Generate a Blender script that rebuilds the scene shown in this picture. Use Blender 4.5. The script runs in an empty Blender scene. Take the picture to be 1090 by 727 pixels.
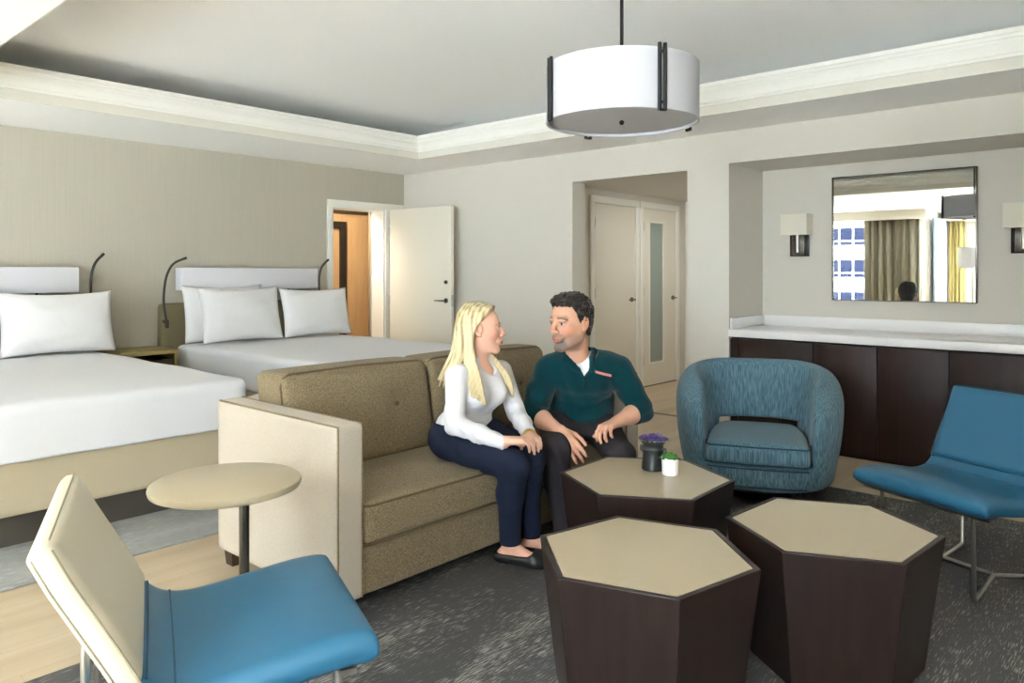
import bpy, bmesh, math, random
import numpy as np
from mathutils import Vector, Matrix
random.seed(7); np.random.seed(7)
S = bpy.context.scene
COL = S.collection
PI = math.pi

# ------------------------------------------------------------------ materials
def mat(name, col, rough=.6, metal=0., spec=.5, noise=None, bump=None, sheen=0., coat=0.):
    """noise=(scale xyz, detail, dark colour, lo, hi)  bump=(scale xyz, strength, distance)"""
    m = bpy.data.materials.new(name); m.use_nodes = True
    nt = m.node_tree; b = nt.nodes['Principled BSDF']
    b.inputs['Base Color'].default_value = (*col, 1)
    b.inputs['Roughness'].default_value = rough
    b.inputs['Metallic'].default_value = metal
    b.inputs['Specular IOR Level'].default_value = spec
    if sheen: b.inputs['Sheen Weight'].default_value = sheen
    if coat: b.inputs['Coat Weight'].default_value = coat
    def tex(sc, det):
        tc = nt.nodes.new('ShaderNodeTexCoord'); mp = nt.nodes.new('ShaderNodeMapping')
        mp.inputs['Scale'].default_value = sc
        n = nt.nodes.new('ShaderNodeTexNoise'); n.inputs['Scale'].default_value = 1; n.inputs['Detail'].default_value = det
        nt.links.new(tc.outputs['Object'], mp.inputs['Vector']); nt.links.new(mp.outputs['Vector'], n.inputs['Vector'])
        return n
    if noise:
        sc, det, c2, lo, hi = noise
        n = tex(sc, det); r = nt.nodes.new('ShaderNodeValToRGB')
        r.color_ramp.elements[0].position = lo; r.color_ramp.elements[0].color = (*c2, 1)
        r.color_ramp.elements[1].position = hi; r.color_ramp.elements[1].color = (*col, 1)
        nt.links.new(n.outputs['Fac'], r.inputs['Fac']); nt.links.new(r.outputs['Color'], b.inputs['Base Color'])
    if bump:
        sc, st, dist = bump
        n = tex(sc, 3); bp = nt.nodes.new('ShaderNodeBump'); bp.inputs['Strength'].default_value = st; bp.inputs['Distance'].default_value = dist
        nt.links.new(n.outputs['Fac'], bp.inputs['Height']); nt.links.new(bp.outputs['Normal'], b.inputs['Normal'])
    return m

def vcol_mat(name, rough=.5, sss=0.):
    m = bpy.data.materials.new(name); m.use_nodes = True
    nt = m.node_tree; b = nt.nodes['Principled BSDF']
    a = nt.nodes.new('ShaderNodeVertexColor'); a.layer_name = 'Col'
    nt.links.new(a.outputs['Color'], b.inputs['Base Color'])
    b.inputs['Roughness'].default_value = rough
    b.inputs['Specular IOR Level'].default_value = .3
    if sss:
        b.inputs['Subsurface Weight'].default_value = sss
        b.inputs['Subsurface Radius'].default_value = (.012, .005, .003)
        b.inputs['Subsurface Scale'].default_value = 1
    return m

def srgb(r, g, b):
    f = lambda c: (c/255/12.92) if c/255 <= .04045 else ((c/255+.055)/1.055)**2.4
    return (f(r), f(g), f(b))

M = {}
M['wall'] = mat('wall paint', srgb(212, 207, 197), .85, spec=.2)
M['wall_bed'] = mat('wallcovering', srgb(186, 180, 165), .85, spec=.2, noise=((3, 90, 2), 2, srgb(182, 176, 161), .3, .7))
M['ceil'] = mat('ceiling paint', srgb(248, 248, 246), .9, spec=.2)
M['trim'] = mat('white trim paint', srgb(236, 234, 226), .45, spec=.4)
M['trimfascia'] = mat('cornice fascia paint', srgb(216, 212, 200), .7, spec=.3)
M['door'] = mat('door paint', srgb(226, 221, 206), .4, spec=.4)
M['bed_white'] = mat('white cotton', srgb(207, 207, 210), .9, spec=.15, sheen=.15, bump=((7, 7, 5), .25, .02))
M['pillow'] = mat('white pillowcase', srgb(224, 223, 223), .9, spec=.15, sheen=.15, bump=((9, 9, 7), .35, .02))
M['bed_base'] = mat('tan bed upholstery', srgb(178, 166, 142), .9, spec=.1, bump=((400, 400, 400), .2, .002))
M['plinth'] = mat('dark plinth', srgb(66, 62, 54), .6)
M['olive'] = mat('olive headboard upholstery', srgb(122, 116, 88), .8, spec=.2)
M['shade_white'] = mat('white lamp fabric', srgb(216, 215, 220), .8, spec=.2)
M['pendant_fabric'] = mat('white drum fabric', srgb(184, 184, 188), .8, spec=.2)
M['diffuser'] = mat('frosted diffuser', srgb(186, 184, 184), .6, spec=.2)
M['sconce_fabric'] = mat('cream sconce fabric', srgb(226, 221, 205), .8, spec=.2)
M['bronze'] = mat('dark bronze metal', srgb(48, 45, 40), .4, metal=.6)
M['night'] = mat('olive nightstand laminate', srgb(150, 136, 82), .45)
M['night_dark'] = mat('dark drawer recess and shadow strip', srgb(60, 48, 30), .6)
M['sofa'] = mat('taupe tweed', srgb(150, 135, 108), .95, spec=.1, sheen=.1, noise=((240, 240, 240), 3, srgb(108, 94, 71), .4, .6), bump=((500, 500, 500), .5, .002))
M['sofa_arm_lit'] = mat('taupe tweed with window light', srgb(194, 184, 169), .95, spec=.1, sheen=.1, noise=((420, 420, 420), 2, srgb(174, 163, 147), .4, .6), bump=((500, 500, 500), .5, .002))  # cushion fabric lightened: window light on arms and back put into the colour
M['welt'] = mat('dark sofa welt', srgb(92, 78, 52), .9)
M['wood_leg'] = mat('dark wooden foot', srgb(70, 54, 40), .5)
M['cream'] = mat('cream vinyl', srgb(202, 193, 171), .42, spec=.4, bump=((10, 10, 10), .1, .01))
M['cream_seam'] = mat('grey seam thread', srgb(140, 130, 108), .7)
M['blue'] = mat('peacock blue vinyl', srgb(42, 98, 128), .4, spec=.45, bump=((10, 10, 10), .1, .01))
M['blue_seam'] = mat('dark blue seam', srgb(16, 66, 92), .6)
M['chrome'] = mat('brushed steel', srgb(190, 188, 182), .28, metal=1.)
M['stem'] = mat('polished steel stem', srgb(120, 116, 108), .25, metal=1.)
M['teal_fab'] = mat('teal slub fabric', srgb(110, 139, 152), .9, spec=.15, sheen=.15, noise=((150, 150, 8), 3, srgb(66, 97, 110), .36, .68), bump=((180, 180, 14), .4, .003))
M['teal_welt'] = mat('teal welt', srgb(34, 66, 84), .9)
M['dark_wood'] = mat('dark walnut veneer', srgb(42, 29, 26), .38, spec=.4, noise=((26, 26, 2.2), 4, srgb(31, 21, 19), .35, .65))
M['dark_edge'] = mat('dark table edge', srgb(66, 52, 42), .4)
M['laminate'] = mat('beige laminate', srgb(180, 167, 141), .3, spec=.4)
M['laminate_edge'] = mat('pale laminate edge', srgb(206, 194, 166), .45)
M['cab'] = mat('espresso cabinet veneer', srgb(50, 29, 24), .42, spec=.3, noise=((24, 24, 2), 4, srgb(36, 20, 17), .35, .65))
M['cab_gap'] = mat('cabinet carcass', srgb(22, 14, 12), .7)
M['counter'] = mat('white quartz', srgb(238, 236, 236), .22, spec=.5)
M['mirror'] = mat('mirror silver', (.88, .9, .88), .01, metal=1.)
M['black'] = mat('black bronze', srgb(26, 26, 28), .35, metal=.3)
M['floor'] = None
M['frost'] = mat('frosted glass', srgb(148, 160, 152), .35, spec=.5)
M['curtain'] = mat('taupe curtain', srgb(142, 136, 120), .9, spec=.1)
M['curtain_gold'] = mat('golden curtain', srgb(186, 166, 108), .9, spec=.1)
M['orange'] = mat('honey maple veneer', srgb(206, 172, 130), .5, noise=((30, 30, 2), 3, srgb(196, 160, 117), .3, .7))
M['dark_frame'] = mat('dark frame', srgb(40, 34, 26), .5)
M['navy'] = mat('navy trousers', srgb(27, 33, 50), .85, spec=.15, bump=((26, 26, 26), .3, .01))
M['charcoal'] = mat('charcoal trousers', srgb(50, 46, 50), .85, spec=.15, bump=((26, 26, 26), .3, .01))
M['white_knit'] = mat('white knit', srgb(214, 212, 215), .9, spec=.1, bump=((34, 34, 60), .35, .008))
M['teal_knit'] = mat('teal fleece', srgb(2, 50, 56), .9, spec=.1, sheen=.15, bump=((28, 28, 28), .4, .012))
M['teal_dark'] = mat('dark teal placket and collar shade', srgb(8, 40, 46), .9)
M['tee'] = mat('white tee', srgb(226, 224, 228), .9)
M['pink'] = mat('salmon pocket trim', srgb(214, 128, 124), .8)
M['shoe'] = mat('black leather', srgb(24, 23, 24), .45)
M['gold'] = mat('gold bracelet', srgb(200, 170, 96), .3, metal=1.)
M['pot_black'] = mat('black glazed ceramic', srgb(36, 42, 42), .4, noise=((60, 60, 60), 2, srgb(28, 33, 33), .3, .7))
M['pot_white'] = mat('white ceramic', srgb(236, 230, 234), .4)
M['purple'] = mat('purple succulent', srgb(92, 74, 140), .6, noise=((60, 60, 60), 2, srgb(60, 44, 96), .3, .7))
M['lilac'] = mat('lilac succulent', srgb(140, 122, 180), .6)
M['green'] = mat('green succulent', srgb(86, 150, 70), .55, noise=((80, 80, 80), 2, srgb(50, 110, 48), .3, .7))
M['soil'] = mat('dark soil', srgb(44, 36, 28), .95)
M['building'] = mat('white facade', srgb(150, 149, 147), .8)
M['bluewin'] = mat('blue glazing', (.0065, .0078, .0165), .6, spec=.02)
M['sheer'] = mat('pale blue sheer', srgb(196, 214, 226), .9)
M['skin'] = vcol_mat('skin', .5, .12)
M['hair'] = vcol_mat('hair', .45)

def floor_mat():
    m = bpy.data.materials.new('pale oak planks'); m.use_nodes = True
    nt = m.node_tree; b = nt.nodes['Principled BSDF']; L = nt.links.new
    tc = nt.nodes.new('ShaderNodeTexCoord')
    mp = nt.nodes.new('ShaderNodeMapping'); mp.inputs['Rotation'].default_value = (0, 0, PI/2)
    L(tc.outputs['Object'], mp.inputs['Vector'])
    br = nt.nodes.new('ShaderNodeTexBrick'); br.inputs['Scale'].default_value = 1
    br.inputs['Brick Width'].default_value = 1.5; br.inputs['Row Height'].default_value = .2; br.inputs['Mortar Size'].default_value = .0012
    br.inputs['Color1'].default_value = (*srgb(194, 177, 151), 1); br.inputs['Color2'].default_value = (*srgb(189, 171, 145), 1)
    br.inputs['Mortar'].default_value = (*srgb(174, 156, 128), 1)
    L(mp.outputs['Vector'], br.inputs['Vector'])
    mp2 = nt.nodes.new('ShaderNodeMapping'); mp2.inputs['Scale'].default_value = (9, .9, 1)
    L(tc.outputs['Object'], mp2.inputs['Vector'])
    n = nt.nodes.new('ShaderNodeTexNoise'); n.inputs['Scale'].default_value = 1; n.inputs['Detail'].default_value = 5
    L(mp2.outputs['Vector'], n.inputs['Vector'])
    mx = nt.nodes.new('ShaderNodeMix'); mx.data_type = 'RGBA'; mx.blend_type = 'MULTIPLY'
    r = nt.nodes.new('ShaderNodeValToRGB'); r.color_ramp.elements[0].position = .3; r.color_ramp.elements[0].color = (.82, .8, .76, 1)
    r.color_ramp.elements[1].position = .6; r.color_ramp.elements[1].color = (1, 1, 1, 1)
    L(n.outputs['Fac'], r.inputs['Fac'])
    mx.inputs[0].default_value = 1; L(br.outputs['Color'], mx.inputs[6]); L(r.outputs['Color'], mx.inputs[7])
    L(mx.outputs[2], b.inputs['Base Color']); b.inputs['Roughness'].default_value = .42; b.inputs['Specular IOR Level'].default_value = .35
    return m
M['floor'] = floor_mat()

def rug_mat(name, base, light, dark, lo=.56, hi=.64, dir_y=True):
    m = bpy.data.materials.new(name); m.use_nodes = True
    nt = m.node_tree; b = nt.nodes['Principled BSDF']; L = nt.links.new
    tc = nt.nodes.new('ShaderNodeTexCoord')
    def noise(sc, det, rough=.6):
        mp = nt.nodes.new('ShaderNodeMapping'); mp.inputs['Scale'].default_value = sc
        L(tc.outputs['Object'], mp.inputs['Vector'])
        n = nt.nodes.new('ShaderNodeTexNoise'); n.inputs['Scale'].default_value = 1; n.inputs['Detail'].default_value = det
        n.inputs['Roughness'].default_value = rough
        L(mp.outputs['Vector'], n.inputs['Vector']); return n
    fine = noise((250, 17, 1), 2); big = noise((5, 1.1, 1), 3); mid = noise((2.2, .8, 1), 2); grain = noise((260, 260, 1), 2)
    add = nt.nodes.new('ShaderNodeMath'); add.operation = 'MULTIPLY_ADD'; add.inputs[1].default_value = .38
    L(big.outputs['Fac'], add.inputs[0])
    f2 = nt.nodes.new('ShaderNodeMath'); f2.operation = 'MULTIPLY'; f2.inputs[1].default_value = .66
    L(fine.outputs['Fac'], f2.inputs[0]); L(f2.outputs[0], add.inputs[2])
    r = nt.nodes.new('ShaderNodeValToRGB'); r.color_ramp.elements[0].position = lo; r.color_ramp.elements[0].color = (0, 0, 0, 1)
    r.color_ramp.elements[1].position = hi; r.color_ramp.elements[1].color = (1, 1, 1, 1)
    L(add.outputs[0], r.inputs['Fac'])
    m1 = nt.nodes.new('ShaderNodeMix'); m1.data_type = 'RGBA'; m1.inputs[6].default_value = (*dark, 1); m1.inputs[7].default_value = (*base, 1)
    gr = nt.nodes.new('ShaderNodeMath'); gr.operation = 'MULTIPLY_ADD'; gr.inputs[1].default_value = .7; L(grain.outputs['Fac'], gr.inputs[0]); L(mid.outputs['Fac'], gr.inputs[2])
    g2 = nt.nodes.new('ShaderNodeMath'); g2.operation = 'SUBTRACT'; g2.inputs[1].default_value = .35; L(gr.outputs[0], g2.inputs[0])
    L(g2.outputs[0], m1.inputs[0])
    m2 = nt.nodes.new('ShaderNodeMix'); m2.data_type = 'RGBA'; m2.inputs[7].default_value = (*light, 1)
    L(r.outputs['Color'], m2.inputs[0]); L(m1.outputs[2], m2.inputs[6])
    L(m2.outputs[2], b.inputs['Base Color']); b.inputs['Roughness'].default_value = .95; b.inputs['Specular IOR Level'].default_value = .1
    bp = nt.nodes.new('ShaderNodeBump'); bp.inputs['Strength'].default_value = .4; bp.inputs['Distance'].default_value = .004
    L(grain.outputs['Fac'], bp.inputs['Height']); L(bp.outputs['Normal'], b.inputs['Normal'])
    return m
M['rug'] = rug_mat('charcoal area rug', srgb(98, 97, 96), srgb(158, 155, 149), srgb(74, 73, 73), .555, .625)
M['carpet'] = rug_mat('blue grey bedside rug', srgb(148, 147, 144), srgb(170, 168, 164), srgb(120, 120, 118), .5, .7)

def glass_mat():
    m = bpy.data.materials.new('window glass'); m.use_nodes = True
    nt = m.node_tree; nt.nodes.clear(); L = nt.links.new
    o = nt.nodes.new('ShaderNodeOutputMaterial'); mx = nt.nodes.new('ShaderNodeMixShader')
    t = nt.nodes.new('ShaderNodeBsdfTransparent'); g = nt.nodes.new('ShaderNodeBsdfGlossy'); g.inputs['Roughness'].default_value = .02
    t.inputs['Color'].default_value = (.95, .97, .96, 1)
    mx.inputs[0].default_value = .06; L(t.outputs[0], mx.inputs[1]); L(g.outputs[0], mx.inputs[2]); L(mx.outputs[0], o.inputs[0])
    return m
M['glass'] = glass_mat()

# ------------------------------------------------------------------ object helpers
def tag(o, label=None, cat=None, group=None, kind=None):
    if label: o['label'] = label
    if cat: o['category'] = cat
    if group: o['group'] = group
    if kind: o['kind'] = kind
    return o

def empty(name, loc, rz, label, cat, group=None):
    o = bpy.data.objects.new(name, None); COL.objects.link(o)
    o.empty_display_size = .1
    o.location = loc; o.rotation_euler = (0, 0, rz)
    return tag(o, label, cat, group)

def link_mesh(name, me, material, parent=None):
    o = bpy.data.objects.new(name, me); COL.objects.link(o)
    if material is not None: me.materials.append(M[material] if isinstance(material, str) else material)
    if parent is not None: o.parent = parent
    return o

class MB:
    """collects shapes into one bmesh"""
    def __init__(s): s.bm = bmesh.new()
    def box(s, lo, hi, bev=0., seg=2, rz=0., piv=None):
        lo = Vector(lo); hi = Vector(hi); c = (lo+hi)/2; d = hi-lo
        r = bmesh.ops.create_cube(s.bm, size=1)
        vs = r['verts']
        for v in vs: v.co = Vector((v.co.x*d.x, v.co.y*d.y, v.co.z*d.z))+c
        if bev:
            es = list({e for v in vs for e in v.link_edges})
            rr = bmesh.ops.bevel(s.bm, geom=es, offset=bev, segments=seg, profile=.5, affect='EDGES')
            vs = list({v for f in rr['faces'] for v in f.verts} | {v for v in vs if v.is_valid})
        if rz:
            R = Matrix.Rotation(rz, 3, 'Z'); p = Vector(piv if piv else c)
            for v in vs: v.co = R @ (v.co-p)+p
        return s
    def tube(s, pts, r, n=10, cap=True):
        pts = [Vector(p) for p in pts]; rs = r if hasattr(r, '__len__') else [r]*len(pts)
        rings = []; prev = None
        for i, p in enumerate(pts):
            t = ((pts[min(i+1, len(pts)-1)]-p).normalized()+(p-pts[max(i-1, 0)]).normalized())
            t = t.normalized() if t.length > 1e-6 else Vector((0, 0, 1))
            if prev is None:
                a = Vector((0, 0, 1)) if abs(t.z) < .9 else Vector((1, 0, 0))
                u = t.cross(a).normalized()
            else:
                u = (prev-t*prev.dot(t)).normalized()
            w = t.cross(u); prev = u
            rings.append([s.bm.verts.new(p+(u*math.cos(2*PI*k/n)+w*math.sin(2*PI*k/n))*rs[i]) for k in range(n)])
        for a, b in zip(rings, rings[1:]):
            for k in range(n): s.bm.faces.new((a[k], a[(k+1) % n], b[(k+1) % n], b[k]))
        if cap:
            s.bm.faces.new(rings[0][::-1]); s.bm.faces.new(rings[-1])
        return s
    def lathe(s, prof, c=(0, 0, 0), n=48):
        c = Vector(c); rings = []
        for r, z in prof:
            rings.append([s.bm.verts.new(c+Vector((0, 0, z)))] if r < 1e-6 else
                         [s.bm.verts.new(c+Vector((r*math.cos(2*PI*k/n), r*math.sin(2*PI*k/n), z))) for k in range(n)])
        for a, b in zip(rings, rings[1:]):
            for k in range(n):
                k2 = (k+1) % n
                if len(a) == 1 and len(b) == 1: continue
                if len(a) == 1: s.bm.faces.new((a[0], b[k2], b[k]))
                elif len(b) == 1: s.bm.faces.new((a[k], a[k2], b[0]))
                else: s.bm.faces.new((a[k], a[k2], b[k2], b[k]))
        return s
    def prism(s, bot, top):
        """two matching rings of points -> closed solid"""
        a = [s.bm.verts.new(p) for p in bot]; b = [s.bm.verts.new(p) for p in top]; n = len(a)
        for k in range(n): s.bm.faces.new((a[k], a[(k+1) % n], b[(k+1) % n], b[k]))
        s.bm.faces.new(a[::-1]); s.bm.faces.new(b)
        return s
    def loft(s, rings, closed=True, cap=True):
        R = [[s.bm.verts.new(p) for p in ring] for ring in rings]; n = len(R[0])
        for a, b in zip(R, R[1:]):
            for k in range(n if closed else n-1): s.bm.faces.new((a[k], a[(k+1) % n], b[(k+1) % n], b[k]))
        if cap and closed:
            s.bm.faces.new(R[0][::-1]); s.bm.faces.new(R[-1])
        return s
    def build(s, name, material, parent=None, angle=40, M4=None):
        bmesh.ops.recalc_face_normals(s.bm, faces=s.bm.faces[:])
        me = bpy.data.meshes.new(name)
        if M4 is not None: bmesh.ops.transform(s.bm, matrix=M4, verts=s.bm.verts[:])
        s.bm.to_mesh(me); s.bm.free()
        me.polygons.foreach_set('use_smooth', [True]*len(me.polygons))
        me.set_sharp_from_angle(angle=math.radians(angle))
        return link_mesh(name, me, material, parent)

def box(name, lo, hi, material, parent=None, bev=0., seg=2):
    return MB().box(lo, hi, bev, seg).build(name, material, parent)

def np_mesh(name, V, Fq, material, parent=None, cols=None, smooth=True):
    V = np.asarray(V, np.float32); Fq = np.asarray(Fq, np.int32)
    me = bpy.data.meshes.new(name)
    me.vertices.add(len(V)); me.vertices.foreach_set('co', V.ravel())
    k = Fq.shape[1]
    me.loops.add(Fq.size); me.loops.foreach_set('vertex_index', Fq.ravel())
    me.polygons.add(len(Fq)); me.polygons.foreach_set('loop_start', np.arange(0, Fq.size, k, dtype=np.int32))
    me.update(calc_edges=True); me.validate()
    me.polygons.foreach_set('use_smooth', [smooth]*len(me.polygons))
    if cols is not None:
        a = me.color_attributes.new('Col', 'FLOAT_COLOR', 'POINT')
        c4 = np.ones((len(V), 4), np.float32); c4[:, :3] = cols
        a.data.foreach_set('color', c4.ravel())
    return link_mesh(name, me, material, parent)

def soft_box(lo, hi, r, n=14, puff=(0, 0, 0), taper=None, fn=None):
    """rounded and puffed upholstery block -> (V, quads)"""
    lo = np.array(lo, float); hi = np.array(hi, float); c = (lo+hi)/2; h = (hi-lo)/2
    t = np.linspace(-1, 1, n+1); g = np.sign(t)*(1-(1-np.abs(t))**1.6)     # denser near the edges
    V = {}; vl = []; F = []
    def vid(p):
        k = tuple(np.round(p, 5))
        if k not in V: V[k] = len(vl); vl.append(p)
        return V[k]
    for ax in range(3):
        for sg in (-1, 1):
            u, w = (ax+1) % 3, (ax+2) % 3
            ids = np.zeros((n+1, n+1), int)
            for i in range(n+1):
                for j in range(n+1):
                    p = np.zeros(3); p[ax] = sg; p[u] = g[i]; p[w] = g[j]; ids[i, j] = vid(p)
            for i in range(n):
                for j in range(n):
                    q = [ids[i, j], ids[i+1, j], ids[i+1, j+1], ids[i, j+1]]
                    F.append(q if sg > 0 else q[::-1])
    P = np.array(vl)
    r = min(r, h.min()*.98)
    Q = P*h; inner = np.clip(Q, -(h-r), h-r); d = Q-inner; L = np.linalg.norm(d, axis=1, keepdims=True)
    out = inner+np.where(L > 1e-9, d/np.maximum(L, 1e-9)*r, 0)
    m = (1-P**2)
    for ax in range(3):
        if puff[ax]:
            u, w = (ax+1) % 3, (ax+2) % 3
            out[:, ax] += np.sign(P[:, ax])*(np.abs(P[:, ax]) ** 3)*puff[ax]*np.sqrt(np.clip(m[:, u], 0, 1)*np.clip(m[:, w], 0, 1))
    if fn is not None: out = fn(out, P, h)
    return out+c, np.array(F)

def soft(name, lo, hi, r, material, parent=None, n=14, puff=(0, 0, 0), fn=None):
    V, F = soft_box(lo, hi, r, n, puff, fn=fn)
    return np_mesh(name, V, F, material, parent)

# ------------------------------------------------------------------ signed distance sculpting
class SDF:
    def __init__(s, lo, hi, res):
        s.lo = np.array(lo, float); s.res = res
        s.n = np.ceil((np.array(hi)-s.lo)/res).astype(int)+1
        s.a = np.full(s.n, .3, np.float32)
    def _sl(s, lo, hi):
        i0 = np.clip(np.floor((lo-s.lo)/s.res).astype(int), 0, s.n); i1 = np.clip(np.ceil((hi-s.lo)/s.res).astype(int)+1, 0, s.n)
        if np.any(i1 <= i0): return None, None
        sl = tuple(slice(a, b) for a, b in zip(i0, i1))
        X = [(s.lo[k]+s.res*np.arange(i0[k], i1[k])).astype(np.float32) for k in range(3)]
        return sl, (X[0][:, None, None], X[1][None, :, None], X[2][None, None, :])
    def _comb(s, sl, d, k, op):
        a = s.a[sl]
        if op == 'add':
            h = np.clip(.5+.5*(a-d)/k, 0, 1); s.a[sl] = a*(1-h)+d*h-k*h*(1-h)
        else:
            d = -d; h = np.clip(.5-.5*(a-d)/k, 0, 1); s.a[sl] = a*(1-h)+d*h+k*h*(1-h)
    def cone(s, a, b, ra, rb, k=.02, op='add'):
        a = np.array(a, float); b = np.array(b, float); m = max(ra, rb)+k*1.2+3*s.res
        sl, X = s._sl(np.minimum(a, b)-m, np.maximum(a, b)+m)
        if sl is None: return s
        ba = b-a; L = max(ba@ba, 1e-9)
        t = np.clip(sum((X[i]-a[i])*ba[i] for i in range(3))/L, 0, 1)
        d = np.sqrt(sum((X[i]-a[i]-t*ba[i])**2 for i in range(3)))-(ra+(rb-ra)*t)
        s._comb(sl, d.astype(np.float32), k, op); return s
    def chain(s, pts, rs, k=.02, op='add'):
        for i in range(len(pts)-1): s.cone(pts[i], pts[i+1], rs[i], rs[i+1], k, op)
        return s
    def ell(s, c, r, A=None, k=.02, op='add'):
        c = np.array(c, float); r = np.array(r, float); A = np.eye(3) if A is None else np.array(A, float)   # rows = local axes
        ext = np.sqrt(((A*r[:, None])**2).sum(0))+k*1.2+3*s.res
        sl, X = s._sl(c-ext, c+ext)
        if sl is None: return s
        q = [sum((X[i]-c[i])*A[j, i] for i in range(3)) for j in range(3)]
        k0 = np.sqrt(sum((q[j]/r[j])**2 for j in range(3))); k1 = np.sqrt(sum((q[j]/r[j]**2)**2 for j in range(3)))
        d = k0*(k0-1)/np.maximum(k1, 1e-6)
        s._comb(sl, d.astype(np.float32), k, op); return s
    def rbox(s, c, h, rad=.01, A=None, k=.02, op='add'):
        c = np.array(c, float); h = np.array(h, float); A = np.eye(3) if A is None else np.array(A, float)
        ext = np.sqrt(3)*h.max()*np.ones(3)+k*1.2+3*s.res
        sl, X = s._sl(c-ext, c+ext)
        if sl is None: return s
        q = [np.abs(sum((X[i]-c[i])*A[j, i] for i in range(3)))-(h[j]-rad) for j in range(3)]
        d = np.sqrt(sum(np.maximum(v, 0)**2 for v in q))+np.minimum(np.maximum(np.maximum(q[0], q[1]), q[2]), 0)-rad
        s._comb(sl, d.astype(np.float32), k, op); return s
    def field(s, fn, k=.01, op='sub', lo=None, hi=None):
        lo = s.lo if lo is None else np.array(lo, float); hi = s.lo+s.res*(s.n-1) if hi is None else np.array(hi, float)
        sl, X = s._sl(lo, hi)
        d = fn(*X)
        s._comb(sl, np.broadcast_to(d, s.a[sl].shape).astype(np.float32), k, op); return s
    def displace(s, fn, band=.03):
        sl, X = s._sl(s.lo, s.lo+s.res*(s.n-1))
        idx = np.nonzero(np.abs(s.a) < band)
        p = [s.lo[i]+s.res*idx[i] for i in range(3)]
        s.a[idx] += fn(*p).astype(np.float32); return s
    def mesh(s, smooth=1):
        a = s.a; a[0] = a[-1] = .3; a[:, 0] = a[:, -1] = .3; a[:, :, 0] = a[:, :, -1] = .3
        inn = (a < 0)
        u = inn.view(np.uint8)
        c = sum(u[i:u.shape[0]-1+i, j:u.shape[1]-1+j, k:u.shape[2]-1+k] for i in (0, 1) for j in (0, 1) for k in (0, 1))
        act = (c > 0) & (c < 8)
        I = np.argwhere(act)
        idx = np.full(act.shape, -1, np.int32); idx[act] = np.arange(len(I), dtype=np.int32)
        cor = {}
        for i in (0, 1):
            for j in (0, 1):
                for k in (0, 1): cor[(i, j, k)] = a[I[:, 0]+i, I[:, 1]+j, I[:, 2]+k]
        acc = np.zeros((len(I), 3)); cnt = np.zeros(len(I))
        for p in cor:
            for ax in range(3):
                if p[ax] == 0:
                    q = list(p); q[ax] = 1; q = tuple(q)
                    A, B = cor[p], cor[q]; cr = (A < 0) != (B < 0)
                    t = np.where(cr, A/np.where(cr, A-B, 1), 0)
                    pos = np.array(p, float)[None].repeat(len(I), 0); pos[:, ax] = t
                    acc += pos*cr[:, None]; cnt += cr
        V = s.lo+s.res*(I+acc/cnt[:, None])
        F = []
        for ax in range(3):
            b, d = (ax+1) % 3, (ax+2) % 3
            sl0 = [slice(None)]*3; sl1 = [slice(None)]*3; sl0[ax] = slice(0, -1); sl1[ax] = slice(1, None)
            ch = inn[tuple(sl0)] != inn[tuple(sl1)]
            E = np.argwhere(ch)
            E = E[(E[:, b] > 0) & (E[:, d] > 0) & (E[:, b] < s.n[b]-1) & (E[:, d] < s.n[d]-1)]
            flip = inn[E[:, 0], E[:, 1], E[:, 2]]
            def at(ob, od):
                e = E.copy(); e[:, b] -= ob; e[:, d] -= od; return idx[e[:, 0], e[:, 1], e[:, 2]]
            Q = np.stack([at(1, 1), at(0, 1), at(0, 0), at(1, 0)], 1)
            Q[~flip] = Q[~flip][:, ::-1]
            F.append(Q)
        F = np.concatenate(F)
        for _ in range(smooth):
            S_ = np.zeros_like(V); n_ = np.zeros(len(V))
            for x, y in ((0, 1), (1, 2), (2, 3), (3, 0)):
                for p, q in ((x, y), (y, x)):
                    for ax in range(3): S_[:, ax] += np.bincount(F[:, p], V[F[:, q], ax], len(V))
                    n_ += np.bincount(F[:, p], minlength=len(V))
            V = V*.5+.5*S_/np.maximum(n_, 1)[:, None]
        return V, F

# ------------------------------------------------------------------ room shell
XB, YN = -6.57, 5.52                 # bed wall plane, niche wall plane
ZS, ZC = 2.40, 2.76                  # soffit, tray ceiling
XR, YW = 1.7, -2.5                   # right wall, window wall
def struct(name, mb_, material): return tag(mb_.build(name, material), kind='structure')

struct('floor', MB().box((XB-.0, -3.9, -.1), (XR+.1, YN, 0)).box((-4.6, YN, -.1), (-2.9, 8.6, 0)).box((-9.2, 3.9, -.1), (XB, 6.4, 0)).box((-2.9, YN, -.1), (-.4, 6.3, 0)), 'floor')
# bed wall with the connecting doorway
DY0, DY1, DZ = 4.56, 5.24, 1.985
struct('wall_left', MB().box((XB-.23, -2.6, 0), (XB, DY0, 2.9)).box((XB-.23, DY1, 0), (XB, 6.5, 2.9)).box((XB-.23, DY0, DZ), (XB, DY1, 2.9)), 'wall_bed')
# niche wall: plain part with hall opening, projecting part with niche
HX0, HX1, HZ = -4.19, -3.0, 2.13
NX0, NX1, NZ, NB = -2.64, -.5, 2.15, 6.12
w = MB().box((XB, YN, 0), (HX0, YN+.2, 2.9)).box((HX0, YN, HZ), (HX1, YN+.2, 2.9))
w.box((HX1, YN-.03, 0), (NX0, NB, 2.9)).box((NX0, YN-.03, NZ), (NX1, NB+.1, 2.9)).box((NX1, YN-.03, 0), (XR+.1, NB, 2.9)).box((NX0-.02, NB, 0), (NX1+.02, NB+.1, NZ+.02))
w.box((HX0-.4, YN+.2, HZ+.04), (HX1+.1, 8.6, 2.3))
struct('wall_right', w, 'wall')
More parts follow.
